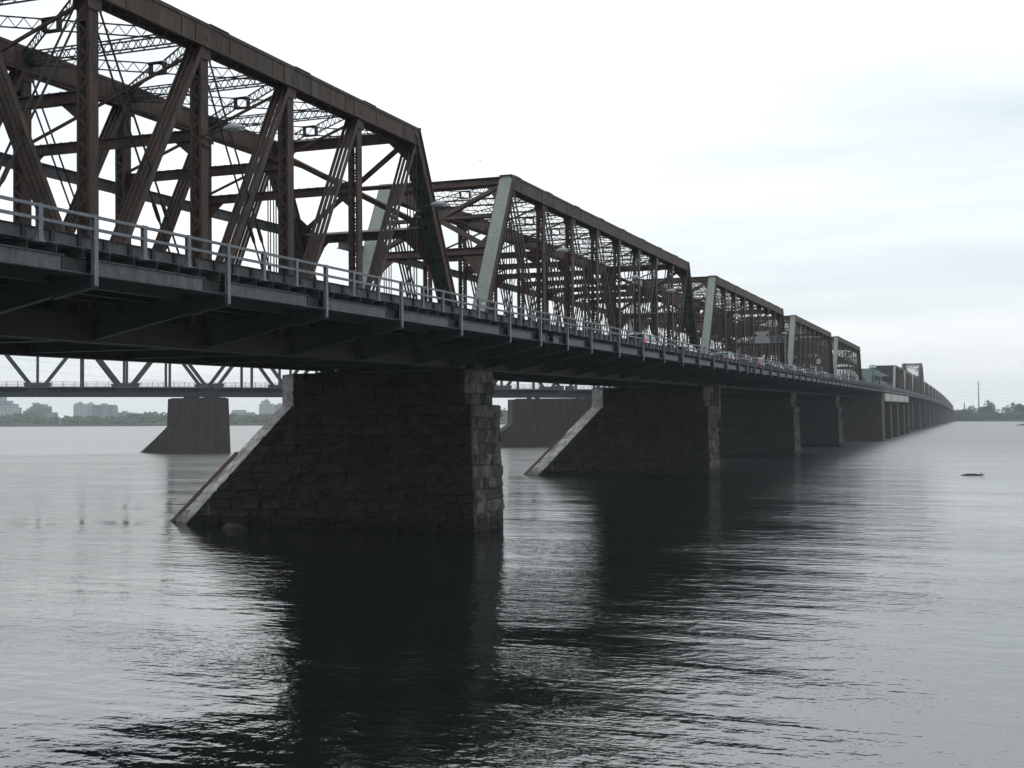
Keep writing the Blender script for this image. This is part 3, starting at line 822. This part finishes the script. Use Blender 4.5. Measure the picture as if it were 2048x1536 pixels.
for i in range(9):
    x=.4+i*.69; 
    for sy in (-.4,.4):
        b.rod((x,sy,zb),(x,sy,zt),.035,5)
        if i<8: b.rod((x,sy,zb if i%2 else zt),(x+.69,sy,zt if i%2 else zb),.03,5)
b.build('truss_beam',M['zinc'],g)
b=MB(); b.box(1.7,3.75,-.55,-.48,zb-.1,zt+.75); b.build('sign_panel',M['sign_back'],g)
b=MB(); b.box(1.72,2.0,-.75,-.56,zt+.05,zt+.35); b.box(3.45,3.73,-.75,-.56,zt+.05,zt+.35); b.build('sign_light',M['black'],g)
b=MB(); b.rod((6.05,0,ZDK),(6.05,0,zt+.15),.12,8); b.build('post',M['zinc'],g)
tag(g,'grey overhead sign gantry over the near roadway','sign gantry')
g=empty('road_sign',(.95,185,ZDK+Z0+dz(185)))
b=MB(); b.rod((0,0,0),(0,0,4.2),.06,6); b.build('pole',M['zinc'],g)
b=MB(); b.box(-.42,.42,-.1,-.07,3.9,4.95); b.build('panel',M['sign_white'],g)
tag(g,'small pale square road sign beside the fourth truss span','road sign')

# ---------------------------------------------------------------- traffic on the near roadway
def car(kind,paint,label,x,y):
    L,W,H=dict(van=(4.9,1.92,1.78),hatch=(4.2,1.74,1.48),sedan=(4.7,1.8,1.44),suv=(4.6,1.85,1.72))[kind]
    r=empty('car',(x,y,ZDK+Z0+dz(y)+.003)); r.rotation_euler=(slope(y),0,random.uniform(-.012,.012))
    belt=.9 if kind!='suv' else 1.02
    if kind=='van': roof=[(-L/2+.12,H-.1),(-L/2+.5,H),(L*.1,H),(L*.24,H-.1)]; nose=L*.36
    elif kind=='sedan': roof=[(-L*.2,H-.1),(-L*.12,H),(L*.08,H),(L*.16,H-.07)]; nose=L*.27
    else: roof=[(-L/2+.3,H-.12),(-L/2+.6,H),(L*.08,H),(L*.18,H-.08)]; nose=L*.31
    rear=(-L/2+.02,belt) if kind!='sedan' else (-L*.33,belt)
    low=[(-L/2+.1,.28),(-L/2,.45),(-L/2+.0,belt-.12),(-L/2+.06,belt)]+([(-L*.33,belt+.04)] if kind=='sedan' else [])+[(nose,belt),(L/2-.25,belt-.16),(L/2-.02,belt-.36),(L/2,.45),(L/2-.1,.28)]
    b=MB()
    def loft(pr,ws):
        # stations across the width: rounded edges
        n=len(pr); secs=[]
        for f,sc in ws: secs.append([V((f*W/2,yy*(1-.0*abs(f)),z*sc+(1-sc)*.6)) for yy,z in pr])
        for A,B_ in zip(secs[:-1],secs[1:]):
            b.faces(A+B_,[(i,(i+1)%n,n+(i+1)%n,n+i) for i in range(n)])
        b.poly(secs[0][::-1]); b.poly(secs[-1])
    loft(low,[(-1,.95),(-.97,1),(-.0,1.02),(.97,1),(1,.95)])
    cab=[rear]+roof+[(nose,belt)]
    n=len(cab)
    secs=[[V((f*(W/2)*(1-(.17 if z>belt+.1 else .05)),yy,z-.02)) for yy,z in cab] for f in (-1,1)]
    b.faces(secs[0]+secs[1],[(i,(i+1)%n,n+(i+1)%n,n+i) for i in range(n)]+[tuple(range(n-1,-1,-1)),tuple(range(n,2*n))])
    body=b.build('body',paint,r)
    # glass: rear, front and side windows, slightly proud
    gl=MB()
    def between(p,q,m0,m1,t): 
        return (p[0]+(q[0]-p[0])*t,p[1]+(q[1]-p[1])*t)
    a,c=between(rear,roof[0],0,0,.14),between(rear,roof[0],0,0,.92); w0,w1=W/2*.86,W/2*.76
    gl.poly([(-w0,a[0]-.015,a[1]),(w0,a[0]-.015,a[1]),(w1,c[0]-.02,c[1]),(-w1,c[0]-.02,c[1])]); gl.build('rear_window',M['glass'],r); gl=MB()
    a,c=between((nose,belt),roof[-1],0,0,.08),between((nose,belt),roof[-1],0,0,.92)
    gl.poly([(w0,a[0]+.015,a[1]),(-w0,a[0]+.015,a[1]),(-w1,c[0]+.02,c[1]),(w1,c[0]+.02,c[1])])
    gl.build('windscreen',M['glass'],r)
    for sx in (-1,1):
        gl=MB(); ys=roof[0][0]+.22; ye=roof[-1][0]+.05; zt=H-.16
        segs=3 if kind=='van' else 2
        for q in range(segs):
            y0=ys+(ye-ys)*q/segs+.04; y1=ys+(ye-ys)*(q+1)/segs-.04
            zl=belt+.06
            xa,xb=sx*W/2*.952,sx*(W/2)*.842
            pts=[(xa,y0-(.12 if q==0 else 0),zl),(xa,y1+(.3 if q==segs-1 else 0),zl),(xb,y1-(.0),zt),(xb,y0,zt)]
            gl.poly(pts if sx>0 else pts[::-1])
        gl.build('side_window',M['glass'],r)
        for yy in (-L*.31,L*.31):
            t=MB(); R_=.33; n=16
            xs0,xs1=sx*(W/2-.2),sx*(W/2+.012)
            t.rod((xs0,yy,R_),(xs1,yy,R_),R_,n); wh=t.build('wheel',M['tyre'],r)
            t=MB(); t.rod((xs1-sx*.02,yy,R_),(xs1+sx*.012,yy,R_),R_*.62,12,0,R_*.55); t.build('rim',M['rim'],wh)
        t=MB(); x0,x1=sorted((sx*(W/2-.03),sx*(W/2-.3)))
        zt_=(belt-.02 if kind!='van' else belt+.28)
        t.box(x0,x1,-L/2-.02,-L/2+.12,zt_-.34,zt_); t.build('tail_light',M['tail'],r)
    t=MB(); t.box(-W/2+.06,W/2-.06,-L/2-.06,-L/2+.02,.38,.58); t.build('rear_bumper',M['black'],r)
    t=MB(); t.box(-.28,.28,-L/2-.025,-L/2-.005,.64,.78); t.build('number_plate',M['sign_white'],r)
    return tag(r,label,'car','cars queueing on the near roadway')
def paint(n,c): return flat(n,c,.28,.6)
PW,PS,PD,PB,PRd,PG2=paint('white_car_paint',(.7,.7,.69)),paint('silver_car_paint',(.42,.43,.44)),paint('dark_car_paint',(.04,.042,.048)),paint('blue_car_paint',(.06,.09,.16)),paint('red_car_paint',(.3,.03,.03)),paint('grey_car_paint',(.2,.2,.21))
car('van',PW,'white minivan, last car of the queue and nearest the viewer',2.9,28.5)
car('hatch',PW,'white hatchback second from the end of the queue',3.1,46.5)
car('suv',PS,'silver car with two bright red tail lights by the third span start',2.9,70)
car('sedan',PRd,'red car ahead of the silver one with red tail lights',3.0,83.5)
car('van',PW,'white van below the start of the sign gantry',2.9,93)
car('hatch',PD,'dark car right below the sign gantry',3.1,104)
car('sedan',PW,'white car just past the sign gantry',2.9,113)
car('suv',PS,'silver car before the far end of the third truss span',3.0,127)
car('hatch',PW,'white hatchback passing from third to fourth truss span',2.9,141)
car('sedan',PG2,'grey car within the fourth truss span, its first there',3.1,156)
car('van',PW,'white van farthest ahead in the queue',2.9,174)

# ---------------------------------------------------------------- the diversion bridge behind
A0=V((-136,163,12.95)); B0=V((-72,234,12.95))
def diversion_span():
    L=(B0-A0).length; sp=empty('truss_span',(0,0,12.95)); n=10; p=L/n; H=13.5; W=9.
    for x in (0,-W):
        b=MB(); b.box(x-.3,x+.3,.4,L-.4,0,.95); b.build('bottom_chord',M['div_green'],sp)
        b=MB(); b.box(x-.3,x+.3,p,L-p,H,H+.9); b.build('top_chord',M['div_green'],sp)
        b=MB(); b.box(x-.2,x+.2,.4,L-.4,.953,2.2); b.build('deck_edge',M['div_dark'],sp)
        for k in range(1,n):
            b=MB(); b.box(x-.25,x+.25,k*p-.28,k*p+.28,.95,H); b.build('vertical_post',M['div_green'],sp)
        for k in range(n):
            up=(k%2==0)
            b=MB(); b.beam((x,k*p,.6 if up else H),(x,(k+1)*p,H if up else .6),.5,.78,(1,0,0)) if False else b.beam((x,k*p,.6 if up else H),(x,(k+1)*p,H if up else .6),.5,.78)
            b.build('diagonal',M['div_green'],sp)
        for k in range(0,n+1,2):
            b=MB(); y=k*p; a,c=max(y-2.2,.4),min(y+2.2,L-.4)
            b.faces([(x+s*.33,yy,z) for s in (-1,1) for yy,z in ((a,.9),(c,.9),(min(y+3,L-.4),3.1),(max(y-3,.4),3.1))],[(0,3,2,1),(4,5,6,7),(0,1,5,4),(1,2,6,5),(2,3,7,6),(3,0,4,7)])
            b.build('gusset_plate',M['div_green'],sp)
    b=MB(); b.box(-W+.25,-.25,.4,L-.4,1.6,2.1)
    for k in range(n+1): b.box(-W,0,max(.4,k*p-.2),min(L-.4,k*p+.2),.2,1.59)
    b.build('deck',M['div_dark'],sp)
    b=MB()
    for k in range(1,n):
        b.beam((-W,k*p,H+.4),(0,k*p,H+.4),.4,.6)
        if k<n-1: b.beam((-W,k*p,H+.4),(0,(k+1)*p,H+.4),.25,.3); b.beam((0,k*p,H+.4),(-W,(k+1)*p,H+.4),.25,.3)
    b.build('top_bracing',M['div_green'],sp)
    for x in (1.6,-W-1.6):
        b=MB(); y=.4
        while y<L: b.box(x-.05,x+.05,y-.05,y+.05,2.,3.35); y+=2.4
        for z in (3.3,2.95,2.6,2.3): b.box(x-.03,x+.03,.4,L-.4,z-.03,z+.03)
        b.box(min(x,0 if x>0 else -W),max(x,0 if x>0 else -W),.4,L-.4,1.95,2.05)
        b.build('railing',M['zinc'],sp)
    return sp
ds=diversion_span(); dirv=(B0-A0); ang=math.atan2(-dirv.x,dirv.y)
DG='spans of the bridge behind'
for i,(o_,lb) in enumerate(((A0,'grey-green truss span behind, between its two brown piers'),(A0-dirv*1.0,'grey-green truss span behind at the left edge'),(B0,'grey-green truss span behind, hidden mostly by the second stone pier'))):
    s=ds if i==0 else copy_tree(ds)
    s.location=o_; s.rotation_euler=(0,0,ang+(0 if i<2 else .05)); tag(s,lb,'truss span',DG)
    if i==1:
        s.rotation_euler=(0,0,ang-.11); q=Matrix.Rotation(ang-.11,3,'Z')@V((0,dirv.length,0)); s.location=A0-q
def div_pier(loc,rz,Lt,label,top=12.25):
    pr=empty('concrete_pier',loc,rz); b=MB()
    def ring(z):
        t=(top-z)/top; w=2.2+.3*t; nose=-Lt-max(0,6.0-z)*1.3-.2*t
        return [V((.35*t,-w,z)),V((nose,-w,z)),V((nose-1.6-max(0,6-z)*.25,0,z)),V((nose,w,z)),V((.35*t,w,z))]
    rs=[ring(z) for z in (-2,3,6.,top)]
    for A,B_ in zip(rs[:-1],rs[1:]):
        for i in range(5): j=(i+1)%5; b.poly([A[j],A[i],B_[i],B_[j]],1 if i in (1,2) else 0)
    b.poly(rs[-1]); b.build('shaft',[M['concrete'],M['concrete_edge']],pr)
    b=MB(); b.box(-Lt+.6,-.4,-1.9,1.9,top+.003,top+.2); b.build('coping',M['concrete'],pr)
    for x in (-Lt+4,-Lt+6.2,-4.2,-2):
        b=MB(); b.box(x-.55,x+.55,-.8,.8,top+.2,12.95-.02); b.build('bearing',M['black'],pr)
    return tag(pr,label,'pier','piers of the bridge behind')
div_pier((-125.4,151.2,0),-.16,14.2,'brown pier of the bridge behind, left of the nearest stone pier')
div_pier((-60.0,222.,0),.22,21,'brown pier of the bridge behind, seen between the two stone piers')

# ---------------------------------------------------------------- water, banks
b=MB(); W_=9000
b.poly([(-W_,-1500,0),(W_,-1500,0),(W_,W_,0),(-W_,W_,0)]); o=b.build('river_water',water_mat()); tag(o,kind='structure')
shore=[(-2600,1000),(-1800,1090),(-1142,1185),(-896,1205),(-774,1222),(-465,1235),(-300,1330),(-150,1560),(-40,1700),(0,1640),(18,1462),(50,1425),(80,1396),(300,1270),(900,1000),(2500,700)]
b=MB(); n=len(shore)
ctr=V((-200,-3500))
def out(p,d): v=(V(p)-ctr).normalized(); return (p[0]+v.x*d,p[1]+v.y*d)
rows=[]
for d,z in ((-2,-1),(3,1.2),(9,2.2),(60,2.6),(500,4),(5200,6)):
    rows.append([(*out(p,d),z) for p in shore])
for A,B_ in zip(rows[:-1],rows[1:]):
    for i in range(n-1): b.poly([A[i],A[i+1],B_[i+1],B_[i]])
o=b.build('far_bank_terrain',M['bank']); tag(o,kind='structure')
# rocks and driftwood
def rock(name,loc,sx,sy,sz,m,label,cat,seed):
    rng=random.Random(seed); b=MB(); n,mm=12,6; vs=[]
    for j in range(mm+1):
        for i in range(n):
            t=2*math.pi*i/n; f=math.pi*j/mm; r=1+rng.uniform(-.18,.18)
            vs.append((sx*r*math.sin(f)*math.cos(t),sy*r*math.sin(f)*math.sin(t),sz*r*math.cos(f)))
    b.faces(vs,[(j*n+i,(j+1)*n+i,(j+1)*n+(i+1)%n,j*n+(i+1)%n) for j in range(mm) for i in range(n)])
    o=b.build(name,m,None,loc,True); tag(o,label,cat); return o
rock('boulder',(-15.6,-12.6,.0),1.0,.6,.36,M['rock'],'low grey boulder awash in front of the nearest stone pier','rock',1)
rock('rock_shoal',(66,852,.1),9,3,.9,M['log'],'dark flat rock shoal in the water at the right edge','rock',4)
lg=MB(); 
pts=[V((-1.35,0,.05)),V((-.6,.05,.16)),V((.3,-.03,.17)),V((1.0,.05,.12)),V((1.45,.0,.2))]
for a,c,r0,r1 in zip(pts[:-1],pts[1:],(.05,.13,.14,.11),(.13,.14,.11,.05)): lg.rod(a-V((0,0,.05)),c-V((0,0,.05)),r0*.8,8,0,r1*.8)
lg.rod((1.0,.05,.12),(1.15,.1,.42),.05,6,0,.02)
o=lg.build('driftwood_log',M['log'],None,(31.8,78.7,0),True); tag(o,'dark driftwood log floating on open water, right of the bridge','log')

# ---------------------------------------------------------------- trees and buildings on the far bank
def crown_mesh(w,h,n,size,rng,lobes=5):
    b=MB(); ls=[]
    for _ in range(lobes): ls.append((V((rng.uniform(-.5,.5)*w*.6,rng.uniform(-.5,.5)*w*.6,h*rng.uniform(.3,.78))),rng.uniform(.26,.42)))
    for i in range(n):
        c,rr=rng.choice(ls)
        d=V((rng.gauss(0,1),rng.gauss(0,1),rng.gauss(0,1))).normalized()*rng.uniform(.55,1.)**.5
        p=c+V((d.x*w*rr,d.y*w*rr,d.z*h*rr*.8))
        if p.z<h*.1: p.z=h*.1+rng.uniform(0,.1)*h
        a=V((rng.gauss(0,1),rng.gauss(0,1),rng.gauss(0,1))).normalized(); u=a.orthogonal().normalized(); v=a.cross(u); s=size*rng.uniform(.5,1.2)
        b.poly([p-u*s-v*s*.4,p+u*s*.7-v*s*.6,p+u*s+v*s*.5,p-u*s*.5+v*s*.7])
    return b
def tree(x,y,w,h,leafm,label,seed,group='trees on the far right bank',sparse=False):
    rng=random.Random(seed); r=empty('tree',(x,y,2.1))
    b=MB(); b.rod((0,0,-.5),(.2,0,h*.45),h*.028,7,0,h*.016)
    for q in range(5):
        t=rng.uniform(0,6.28); z=h*rng.uniform(.25,.45); b.rod((.1,0,z),(math.cos(t)*w*.3,math.sin(t)*w*.3,z+h*rng.uniform(.2,.38)),h*.012,5,0,h*.005)
    b.build('trunk',M['bark'],r)
    crown_mesh(w,h,260 if sparse else 620,.075*h*(.7 if sparse else 1),rng,4 if sparse else 7).build('crown',leafm,r)
    return tag(r,label,'tree',group)
def at_px(x,dist):   # a point 'dist' metres ahead of the viewpoint, on the bearing of column x of the 2048-wide photograph
    a=(x-1024)/2493.; f=V((-.34994,.93677)); r=V((.93677,.34994)); return V((32.63,-86.72))+f*dist+r*(a*dist)
T_=[(1917,1560,9,10,'leaf_mid','small green tree nearest the bridge end'),(1926,1600,10,12,'leaf_mid','rounded tree before the small chimney'),(1938,1700,12,14,'leaf_pale','pale tree left of the thin mast'),
 (1945,1760,18,21,'leaf_pale','pale domed tree under the thin mast'),(1930,1500,9,11,'leaf_dark','dark bushy tree below the small chimney'),(1955,1500,8,10,'leaf_mid','low tree left of the tall pylon, by the orange wall'),
 (1966,1520,12,17,'leaf_dark','dark tree at the right foot of the tall pylon'),(1981,1500,13,24,'leaf_mid','tallest airy tree, right of the pylon'),
 (1972,1640,14,19,'leaf_pale','pale tree behind the foot of the pylon'),(1996,1480,13,13,'leaf_mid','broad tree right of the tallest airy tree'),(2006,1500,12,15,'leaf_mid','second tree right of the tallest airy tree'),
 (2015,1490,9,19,'leaf_pale','thin pale tree, left one of the ragged group'),(2024,1480,12,15,'leaf_dark','dark low tree within the ragged group'),(2030,1500,9,20,'leaf_pale','thin pale tree in the middle of the ragged group'),
 (2040,1480,11,18,'leaf_mid','ragged tree close to the right edge'),(2052,1480,13,16,'leaf_dark','dark tree cut by the right edge')]
for i,(px,ds_,w,h,lm,lb) in enumerate(T_):
    p=at_px(px,ds_); tree(p.x,p.y,w,h,M[lm],lb,20+i,sparse='thin' in lb or 'airy' in lb)
def woods(name,pts,n,hmin,hmax,leafm,size,seed,kind='stuff'):
    rng=random.Random(seed); b=MB()
    seg=list(zip(pts[:-1],pts[1:])); Ls=[(V(c)-V(a)).length for a,c in seg]
    for _ in range(n):
        (a,c),=rng.choices(seg,Ls); t=rng.random(); p=V(a).lerp(V(c),t); back=rng.uniform(0,40)
        q=V(out((p.x,p.y),back)); h=hmin+(hmax-hmin)*(.5+.5*math.sin(p.x*.05+math.sin(p.x*.021)*2))*rng.uniform(.75,1.05); w=rng.uniform(6,11)
        for k in range(46):
            d=V((rng.gauss(0,1),rng.gauss(0,1),rng.gauss(0,1))).normalized()*rng.uniform(.5,1)
            c0=V((q.x+d.x*w*.55,q.y+d.y*w*.55,2.2+h*.55+d.z*h*.46))
            u=V((rng.gauss(0,1),rng.gauss(0,1),rng.gauss(0,1))).normalized(); vv=u.orthogonal().normalized(); s=size*rng.uniform(.6,1.3)
            b.poly([c0-u*s-vv*s*.5,c0+u*s-vv*s*.5,c0+u*s*.6+vv*s*.8,c0-u*s*.8+vv*s*.6])
    o=b.build(name,leafm); tag(o,kind=kind); return o
left_line=[out(p,8) for p in shore[1:6]]
woods('riverside_woods',left_line,620,9,16,M['leaf_pale'],1.3,5)
woods('riverside_woods',[out(p,30) for p in shore[1:6]],420,11,17,M['leaf_mid'],1.4,6)
woods('riverside_woods',[out(p,6) for p in shore[5:10]],110,7,15,M['leaf_mid'],1.3,8)
woods('riverside_thicket',[out(p,5) for p in shore[10:14]],150,3,7,M['leaf_dark'],1.0,9)
woods('riverside_thicket',[out(p,60) for p in shore[9:14]],120,8,13,M['leaf_mid'],1.2,10)
# hill far behind the left bank
def building(px0,px1,dist,h,facm,label,tiers=(),depth=18):
    a,c=at_px(px0,dist),at_px(px1,dist); mid=(a+c)/2; w=(c-a).length
    r=empty('apartment_building',(mid.x,mid.y,2.)); r.rotation_euler=(0,0,math.atan2(c.y-a.y,c.x-a.x))
    b=MB(); b.box(-w/2,w/2,0,depth,0,h); b.build('wall',facm,r)
    for (f0,f1,z1) in tiers:
        b=MB(); b.box(-w/2+w*f0,-w/2+w*f1,.6,depth-.6,h+.01,z1); b.build('upper_storeys',facm,r)
    b=MB(); b.box(-w/2-.3,w/2+.3,-.3,depth+.3,h-.35,h-.005) if not tiers else b.box(-w*.12,w*.12,depth*.3,depth*.6,max(t[2] for t in tiers)+.01,max(t[2] for t in tiers)+2.4)
    b.build('roof',M['sign_back'],r)
    return tag(r,label,'building','buildings along the left bank')
building(-60,38,2000,17,M['fac_grey'],'tall stepped grey tower at the left edge',[(0,.93,27),(0,.86,33),(0,.75,38),(0,.62,44),(0,.45,50)],26)
building(-40,28,1850,29,M['fac_white'],'pale block in front of the tall stepped tower')
building(40,96,2000,17,M['fac_beige'],'stepped beige block right of the tall tower',[(.1,1,21.5),(.22,1,25),(.35,1,28.5),(.45,.85,32)])
building(97,108,2050,19,M['fac_grey'],'small low block right of the stepped beige one')
building(147,167,2050,32,M['fac_white'],'slim pale twin tower, left one',[(.15,.75,34)])
building(170,188,2080,31.5,M['fac_white'],'slim pale twin tower, right one',[(.1,.7,33.5)])
building(183,224,1980,28,M['fac_band'],'wide banded office block beside the twin towers',[(.08,.95,30)],30)
building(227,266,2020,15.5,M['fac_grey'],'low wide block right of the banded office block',[(.1,.85,18)])
building(464,488,2050,21,M['fac_white'],'low pale block just right of the left brown pier')
building(489,506,2030,17,M['fac_beige'],'low beige block between the pier and the far towers')
building(518,544,2050,31,M['fac_white'],'tall pale tower left of the nearest pier',[(.15,.7,36)])
building(541,575,2100,24,M['fac_grey'],'grey slab beside the tall pale tower',[(.1,.9,30)])
p=at_px(1950,1560); r=empty('brick_house',(p.x,p.y,2.1),.35); b=MB(); b.box(-2.2,2.2,-2,2,0,8.5); b.build('wall',M['orange_wall'],r)
b=MB(); b.prism([(-2.3,8.5),(2.3,8.5),(0,9.8)],-2.3,2.3); b.build('roof',M['zinc_dark'],r); tag(r,'small orange brick building left of the pylon','house')
p=at_px(1993,1440); r=empty('white_shed',(p.x,p.y,2.1),.35); b=MB(); b.box(-1.6,1.6,-1.5,1.5,0,2.6); b.build('wall',M['white_paint'],r)
b=MB(); b.prism([(-1.7,2.6),(1.7,2.6),(0,3.4)],-1.7,1.7); b.build('roof',M['sign_white'],r); tag(r,'tiny white shed on the right bank below the trees','shed')
p=at_px(1928,1700); b=MB(); b.rod((0,0,0),(0,0,22),.9,10,0,.65); b.rod((0,0,22),(0,0,22.6),.8,10); o=b.build('chimney',M['concrete'],None,(p.x,p.y,2)); tag(o,'small grey chimney above the trees near the bridge end','chimney')
p=at_px(1945,1700); b=MB(); b.rod((0,0,0),(0,0,27),.3,6,0,.12); o=b.build('radio_mast',M['zinc_dull'],None,(p.x,p.y,2)); tag(o,'thin mast above the pale domed tree','mast')
p=at_px(1957,1450); r=empty('power_pylon',(p.x,p.y,2)); b=MB(); b.rod((0,0,0),(0,0,45),1.0,10,0,.35); b.build('pole',M['zinc_dull'],r)
for z in (40,36,31,27):
    b=MB(); b.beam((-.2,0,z),(.2,0,z),.3,.3); b.beam((-2.1,0,z+.25),(2.1,0,z+.25),.22,.22); b.build('cross_arm',M['zinc_dull'],r)
tag(r,'tall slim power pylon rising from the trees on the right bank','pylon')
def cable(a,c,sag,label):
    b=MB(); a,c=V(a),V(c); n=14; pts=[a.lerp(c,i/n)-V((0,0,sag*4*(i/n)*(1-i/n))) for i in range(n+1)]
    for q,w in zip(pts[:-1],pts[1:]): b.rod(q,w,.07,4)
    o=b.build('power_cable',M['zinc_dull']); tag(o,label,'cable','overhead power cables')
for i,z in enumerate((36,31,27)):
    nm=('top','middle','lowest')[i]
    q=at_px(1700,1750); cable((p.x-2,p.y,z+2),(q.x,q.y,z-3),8,'%s cable running left from the tall pylon'%nm)
    q=at_px(2300,1500); cable((p.x+2,p.y,z+2),(q.x,q.y,z-2),12,'%s cable running right from the tall pylon'%nm)
q0=at_px(-80,900);q1=at_px(640,1500)
cable((q0.x,q0.y,58),(q1.x,q1.y,58),7,'upper thin cable crossing the sky behind the rear bridge')
cable((q0.x,q0.y,50),(q1.x,q1.y,52),7,'lower thin cable crossing the sky behind the rear bridge')
# birds
def bird(loc,rz,label):
    b=MB(); b.rod((-.0,-.22,0),(0,.18,.02),.03,6,0,.06); b.rod((0,.18,.02),(0,.3,.03),.05,6,0,.02)
    for s in (-1,1): b.poly([(0,.12,.03),(s*.32,.14,.16),(s*.3,.0,.15),(0,-.06,.02)]); b.poly([(s*.32,.14,.16),(s*.62,-.02,.06),(s*.3,.0,.15)])
    o=b.build('bird',M['bird'],None,loc); o.rotation_euler=(.1,.2,rz); tag(o,label,'bird')
q=at_px(963,170); bird((q.x,q.y,7.5+170*(836-319)/2493.),.8,'tiny dark bird in the sky above the second truss span')

# ---------------------------------------------------------------- haze
b=MB(); b.box(-2900,2700,-420,2600,-2.2,75)
m=bpy.data.materials.new('river_haze'); m.use_nodes=True; nt=m.node_tree
for n_ in list(nt.nodes):
    if n_.type!='OUTPUT_MATERIAL': nt.nodes.remove(n_)
pv=nt.nodes.new('ShaderNodeVolumePrincipled'); pv.inputs['Color'].default_value=(.88,.95,1,1); pv.inputs['Density'].default_value=.00016
nt.links.new(pv.outputs[0],nt.nodes['Material Output'].inputs['Volume'])
o=b.build('haze',m); tag(o,kind='stuff')

# ---------------------------------------------------------------- sky, sun, camera
w=bpy.data.worlds.new('World'); SC.world=w; w.use_nodes=True; nt=w.node_tree
bg=nt.nodes['Background']; bg.inputs['Strength'].default_value=.1
sky=node(nt,'ShaderNodeTexSky',sky_type='NISHITA'); sky.sun_disc=False
SUN_EL,SUN_AZ=R(48),R(-38)    # azimuth from +Y, positive towards +X
sky.sun_elevation=SUN_EL; sky.sun_rotation=SUN_AZ; sky.air_density=1.2; sky.dust_density=3
tc=node(nt,'ShaderNodeTexCoord'); sp=node(nt,'ShaderNodeSeparateXYZ'); nt.links.new(tc.outputs['Generated'],sp.inputs[0])
zz=math_(nt,'ADD',math_(nt,'ABSOLUTE',sp.outputs[2]),.16)
cx=math_(nt,'DIVIDE',sp.outputs[0],zz); cy=math_(nt,'DIVIDE',sp.outputs[1],zz)
cv=node(nt,'ShaderNodeCombineXYZ'); nt.links.new(cx,cv.inputs[0]); nt.links.new(cy,cv.inputs[1])
mp=node(nt,'ShaderNodeMapping'); mp.inputs['Location'].default_value=(3.1,1.7,0); mp.inputs['Rotation'].default_value=(0,0,R(-30)); mp.inputs['Scale'].default_value=(.45,1.1,1); nt.links.new(cv.outputs[0],mp.inputs['Vector'])
n1=noise(nt,mp.outputs[0],.9,6,.55)
cl=ramp(nt,n1,[(.36,(7.3,8.2,8.85)),(.5,(9.2,9.85,10.25)),(.64,(11.2,11.5,11.6))])
# overcast: brighter where the sun sits behind the cloud, greyer and faintly pink near the horizon
sd=V((math.sin(SUN_AZ)*math.cos(SUN_EL),math.cos(SUN_AZ)*math.cos(SUN_EL),math.sin(SUN_EL)))
dt=node(nt,'ShaderNodeVectorMath',operation='DOT_PRODUCT'); nt.links.new(tc.outputs['Generated'],dt.inputs[0]); dt.inputs[1].default_value=sd
gl=ramp(nt,dt.outputs['Value'],[(-.2,(.9,.9,.9)),(.35,(.98,.98,.98)),(.85,(1.05,1.05,1.05))])
col=mixc(nt,1.,cl,gl,'MULTIPLY')
hz_=ramp(nt,math_(nt,'ABSOLUTE',sp.outputs[2]),[(0,(.86,.86,.86)),(.1,(.3,.3,.3)),(.22,(0,0,0))])
col=mixc(nt,hz_,col,(8.3,8.8,8.85))
col=mixc(nt,.93,sky.outputs[0],col)
nt.links.new(col,bg.inputs['Color'])
sl=bpy.data.lights.new('sun','SUN'); sl.energy=.6; sl.angle=R(30); sl.color=(1,.97,.92)
so=link('sun',sl); so.rotation_euler=(-sd).to_track_quat('-Z','Y').to_euler()

cam=bpy.data.cameras.new('camera'); co=link('camera',cam); SC.camera=co
cam.sensor_width=36; cam.lens=2493.56/2048*36; cam.clip_end=20000; cam.clip_start=.1
yaw,pitch,roll=.3575097,.0270701,.0061
f=V((-math.sin(yaw)*math.cos(pitch),math.cos(yaw)*math.cos(pitch),math.sin(pitch))); rt=V((math.cos(yaw),math.sin(yaw),0)); up=rt.cross(f)
rt2=rt*math.cos(roll)-up*math.sin(roll); up2=rt2.cross(f)
mw=Matrix(((rt2.x,up2.x,-f.x,32.63),(rt2.y,up2.y,-f.y,-86.7185),(rt2.z,up2.z,-f.z,7.5203),(0,0,0,1)))
co.matrix_world=mw
SC.view_settings.view_transform='Standard'; SC.view_settings.look='None'; SC.view_settings.exposure=.1; SC.view_settings.gamma=1
SC.cycles.use_denoising=True
SC.cycles.max_bounces=8; SC.cycles.glossy_bounces=4; SC.cycles.volume_bounces=2; SC.cycles.transmission_bounces=2
SC.cycles.sample_clamp_indirect=6
